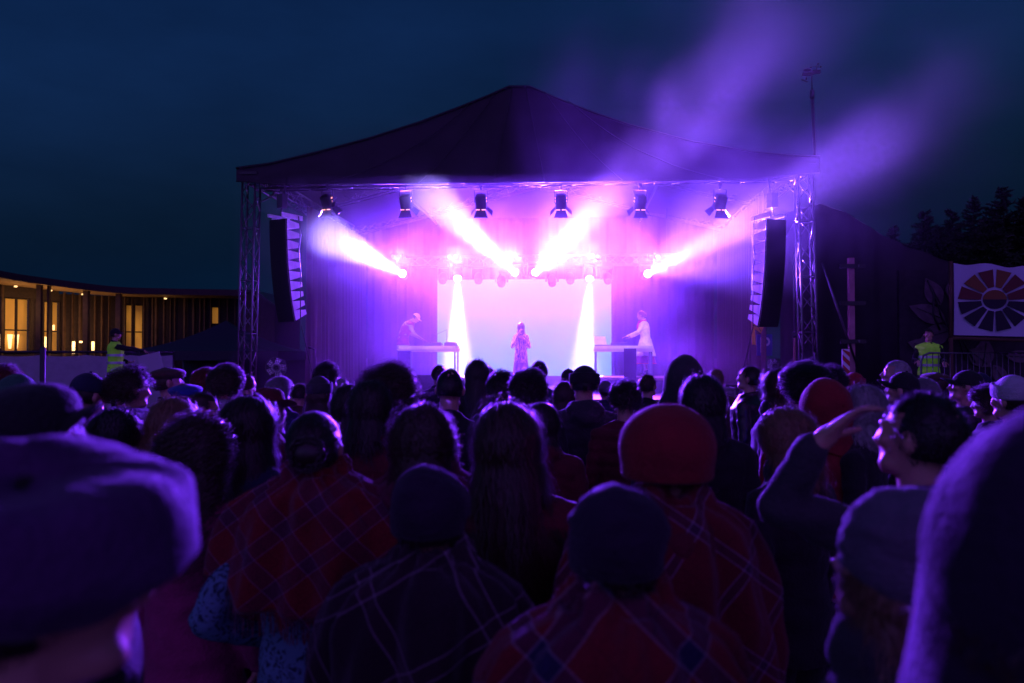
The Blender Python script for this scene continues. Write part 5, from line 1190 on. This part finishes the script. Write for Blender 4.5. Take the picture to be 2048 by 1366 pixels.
for j in range(13):
    v = j/12; rr.append([bp(1908+(2072-1908)*i/n, (526+9*(i/n)+3*sin(i*.5))*(1-v)+(670+4*i/n)*v, .02*sin(i*.6+v*3)) for i in range(n+1)])
b.loft(rr, cap=False, closed=False); b.loft([[q+Vector((0, .02, 0)) for q in r] for r in rr], cap=False, closed=False); b.build('sheet', mat('banner_cloth', (.50, .54, .66), .85, bump=.3, bscale=20), bn)
m_rd = mat('banner_red', (.13, .035, .03), .8); m_bk = mat('banner_black', (.02, .018, .03), .8); m_or = mat('banner_orange', (.20, .09, .03), .8)
def wedge_(a0, a1, r0, r1, m_, nm):
    c = (1988, 601); pts = [(c[0]+r0[0]*cos(a0), c[1]-r0[1]*sin(a0)), (c[0]+r1[0]*cos(a0), c[1]-r1[1]*sin(a0)), (c[0]+r1[0]*cos(a1), c[1]-r1[1]*sin(a1)), (c[0]+r0[0]*cos(a1), c[1]-r0[1]*sin(a1))]
    b = MB(); f_ = [bp(x, y, .035) for x, y in pts]; k_ = [bp(x, y, .028) for x, y in pts]; b.add(f_+k_, [(0, 1, 2, 3), (7, 6, 5, 4), (0, 4, 5, 1), (1, 5, 6, 2), (2, 6, 7, 3), (3, 7, 4, 0)]); b.build(nm, m_, bn)
for k in range(6): a = pi*(k+.10)/6; wedge_(a, a+pi*.80/6, (28, 27), (74, 62), (m_rd, m_rd, m_or, m_rd, m_or, m_rd)[k], 'sun_ray')
for k in range(6): a = pi+pi*(k+.10)/6; wedge_(a, a+pi*.80/6, (28, 22), (74, 62), m_bk, 'sun_ray')
for s_, m_ in ((1, m_or), (-1, m_bk)):
    b = MB(); pts = [(1988+24*cos(a), 599-s_*(19)*sin(a)) for a in [pi*k/12 for k in range(13)]]; b.add([bp(x, y, .036) for x, y in pts]+[bp(x, y, .028) for x, y in pts], [tuple(range(13)), tuple(range(13, 26))[::-1]]+[(k, (k+1) % 13, 13+(k+1) % 13, 13+k) for k in range(13)]); b.build('sun_centre', m_, bn)
for a, c in (((1903, 522), (1903, 676)), ((1903, 676), (2078, 682)),): MB().tube([bp(*a, -.03), bp(*c, -.03)], .045, 6).build('frame_bar', M_tim, bn)
MB().tube([bp(1903, 676, -.03), bp(1903, 676, -.03)+Vector((0, 0, -1.7))], .05).build('frame_leg', M_tim, bn)
# crowd barrier
q0, q1 = P(1842, 706, 15.4), P(2075, 706, 15.4); t = thing('crowd_barrier', 'long galvanised crowd barrier in front of the right guard', 'barrier', (q0.x, 15.4, .65)); W_ = q1.x-q0.x
zt_ = q0.z-.65; b = MB(); b.tube([(0, 0, .1), (0, 0, zt_-.16), (.05, 0, zt_-.05), (.16, 0, zt_), (W_, 0, zt_), (W_, 0, .1)], .022); b.tube([(0, 0, .2), (W_, 0, .2)], .018); b.build('frame', M_alu, t)
for k in range(1, 20): MB().tube([(W_*k/20, 0, .2), (W_*k/20, 0, zt_)], .008, 6).build('bar', M_alu, t)
for x in (.1, W_-.1): MB().box((x, 0, .05), (.06, .5, .1)).build('foot', M_alu, t)
# posts and signs near the right tower
def zat(px, py, Y): return P(px, py, Y).z
Y_ = 17.6; q = P(1703, 700, Y_); t = thing('steel_post', 'tall red lit steel post with three short cross arms right of the tower', 'post', (q.x, Y_, 0)); MB().box((0, 0, zat(0, 516, Y_)/2), (.12, .10, zat(0, 516, Y_))).build('column', mat('red_lit_steel', (.45, .20, .25), .5, bump=.2, var=.2), t)  # red light on the post is put into its pink colour
for py in (533, 607, 683): MB().box((.0, -.08, zat(0, py, Y_)), (.56, .06, .09)).build('cross_arm', M_blk, t)
for py in (533, 683): MB().box((.12, -.125, zat(0, py, Y_)), (.03, .02, .06)).build('clamp', M_alu, t)
MB().tube([(-.64, .0, zat(0, 525, Y_)), (-.35, -.05, zat(0, 610, Y_)), (.14, -.1, zat(0, 748, Y_))], [.02, .03, .02]).build('stay', M_alu, t)
Y_ = 18.4; q = P(1589, 700, Y_); t = thing('scaffold_pole', 'thin rusty pole standing just left of the front right tower', 'pole', (q.x, Y_, 0)); zz = zat(0, 505, Y_); MB().tube([(0, 0, 0), (0, 0, zz*.55)], .035).build('lower_tube', mat('rust', (.25, .12, .09), .6, .3), t); MB().tube([(0, 0, zz*.55), (0, 0, zz)], .024).build('upper_tube', M_alu, t); MB().tube([(0, 0, zz*.54), (0, 0, zz*.57)], .055).build('clamp', M_blk, t)
Y_ = 18.8; q = P(1529, 690, Y_); t = thing('parking_sign', 'blue parking sign with white P beside the right drape', 'sign', (q.x, Y_, 0)); MB().box((0, 0, q.z), (.36, .02, .50)).build('panel', mat('sign_blue', (.03, .05, .28), .5), t); MB().tube([(0, .03, 0), (0, .03, q.z+.2)], .025).build('pole', M_alu, t)
mw = mat('sign_white', (.75, .75, .8), .5); b = MB(); b.box((-.07, -.016, q.z), (.055, .012, .36)); b.box((.0, -.016, q.z+.155), (.09, .012, .05)); b.box((.0, -.016, q.z), (.09, .012, .05)); pts = [(.045+.10*cos(a)*.8-.0, .0775+.1025*sin(a)) for a in [-pi/2+pi*k/10 for k in range(11)]]+[(.045+.05*cos(a)*.8, .0775+.0525*sin(a)) for a in [pi/2-pi*k/10 for k in range(11)]]
b.prism(pts, -.022, -.010, Matrix.Translation((0, 0, q.z)) @ Matrix(((1, 0, 0, 0), (0, 0, 1, 0), (0, 1, 0, 0), (0, 0, 0, 1)))); b.build('letter', mw, t)
Y_ = 17.9; q = P(1518, 652, Y_); t = thing('yellow_flag', 'yellow triangular cloth hanging below the right line array', 'flag', (q.x, Y_, q.z)); m_y = mat('yellow_cloth', (.65, .42, .06), .7, bump=.3, bscale=20)
b = MB(); b.prism([(-.17, .16), (.17, .13), (.04, -.16), (-.10, -.06), (-.08, -.42), (-.16, -.42)], -.008, .008, Matrix(((1, 0, 0, 0), (0, 0, 1, 0), (0, 1, 0, 0), (0, 0, 0, 1)))); b.build('cloth', m_y, t); b = MB(); b.tube([(-.17, 0, .16), (-.1, .2, 1.0)], .006); b.tube([(-.16, -.02, .02), (-.02, -.03, -.02), (.03, -.02, -.12)], .008); b.build('cord', M_blk, t)
Y_ = 15.6; q0 = P(1684, 698, Y_); q1 = P(1699, 754, Y_); t = thing('marker_board', 'upright marker board with red and white diagonal stripes', 'sign', ((q0.x+q1.x)/2, Y_, 0)); w, h = q1.x-q0.x, q0.z-q1.z; zc = (q0.z+q1.z)/2
MB().box((0, 0, zc), (w, .03, h)).build('panel', mw, t); MB().tube([(0, .03, 0), (0, .03, zc)], .02).build('pole', M_alu, t); m_s = mat('sign_red', (.45, .05, .03), .5)
for k in range(3):
    zb = -h/2+h*(.10+.34*k); b = MB(); pts = [(-w/2, zb+.10), (w/2, zb-.04), (w/2, zb+.06), (-w/2, zb+.20)]; pts = [(x, clampf(z, -h/2, h/2)) for x, z in pts]; b.prism(pts, -.021, -.017, Matrix.Translation((0, 0, zc)) @ Matrix(((1, 0, 0, 0), (0, 0, 1, 0), (0, 1, 0, 0), (0, 0, 0, 1)))); b.build('stripe', m_s, t)
# wind gauge mast on the right corner of the canopy
q = P(1628, 316, 16.75); t = thing('wind_gauge', 'thin mast with a wind gauge rising from the right corner of the canopy', 'wind gauge', q); h = zat(0, 130, 16.75)-q.z
MB().tube([(.03, 0, -.3), (-.03, 0, h*.66)], .036).build('mast', M_blk, t); MB().tube([(-.03, 0, h*.64), (-.03, 0, h*.73)], [.055, .045]).build('collar', M_blk, t); MB().tube([(-.03, 0, h*.7), (-.04, 0, h*.93)], .016).build('neck', M_blk, t)
b = MB(); b.box((-.12, 0, h*.90), (.22, .08, .05)); b.ell((-.13, 0, h*.945), (.09, .07, .035), 12, 8); b.box((.06, 0, h*.925), (.16, .07, .07)); b.build('housing', M_blk, t)
b = MB(); b.tube([(.07, 0, h*.94), (.07, 0, h*1.0)], .012)
for k in range(3): a = k*2.1+.4; b.tube([(.07, 0, h*.985), (.07+.10*cos(a), .1*sin(a), h*.99)], .005); b.ell((.07+.115*cos(a), .115*sin(a), h*.99), (.022, .022, .022), 8, 6)
b.build('cup_rotor', M_blk, t); b = MB(); b.tube([(-.15, 0, h*.87), (-.15, 0, h*.84)], .02); b.box((-.19, 0, h*.83), (.14, .006, .03), ry=.4); b.build('vane', M_blk, t)
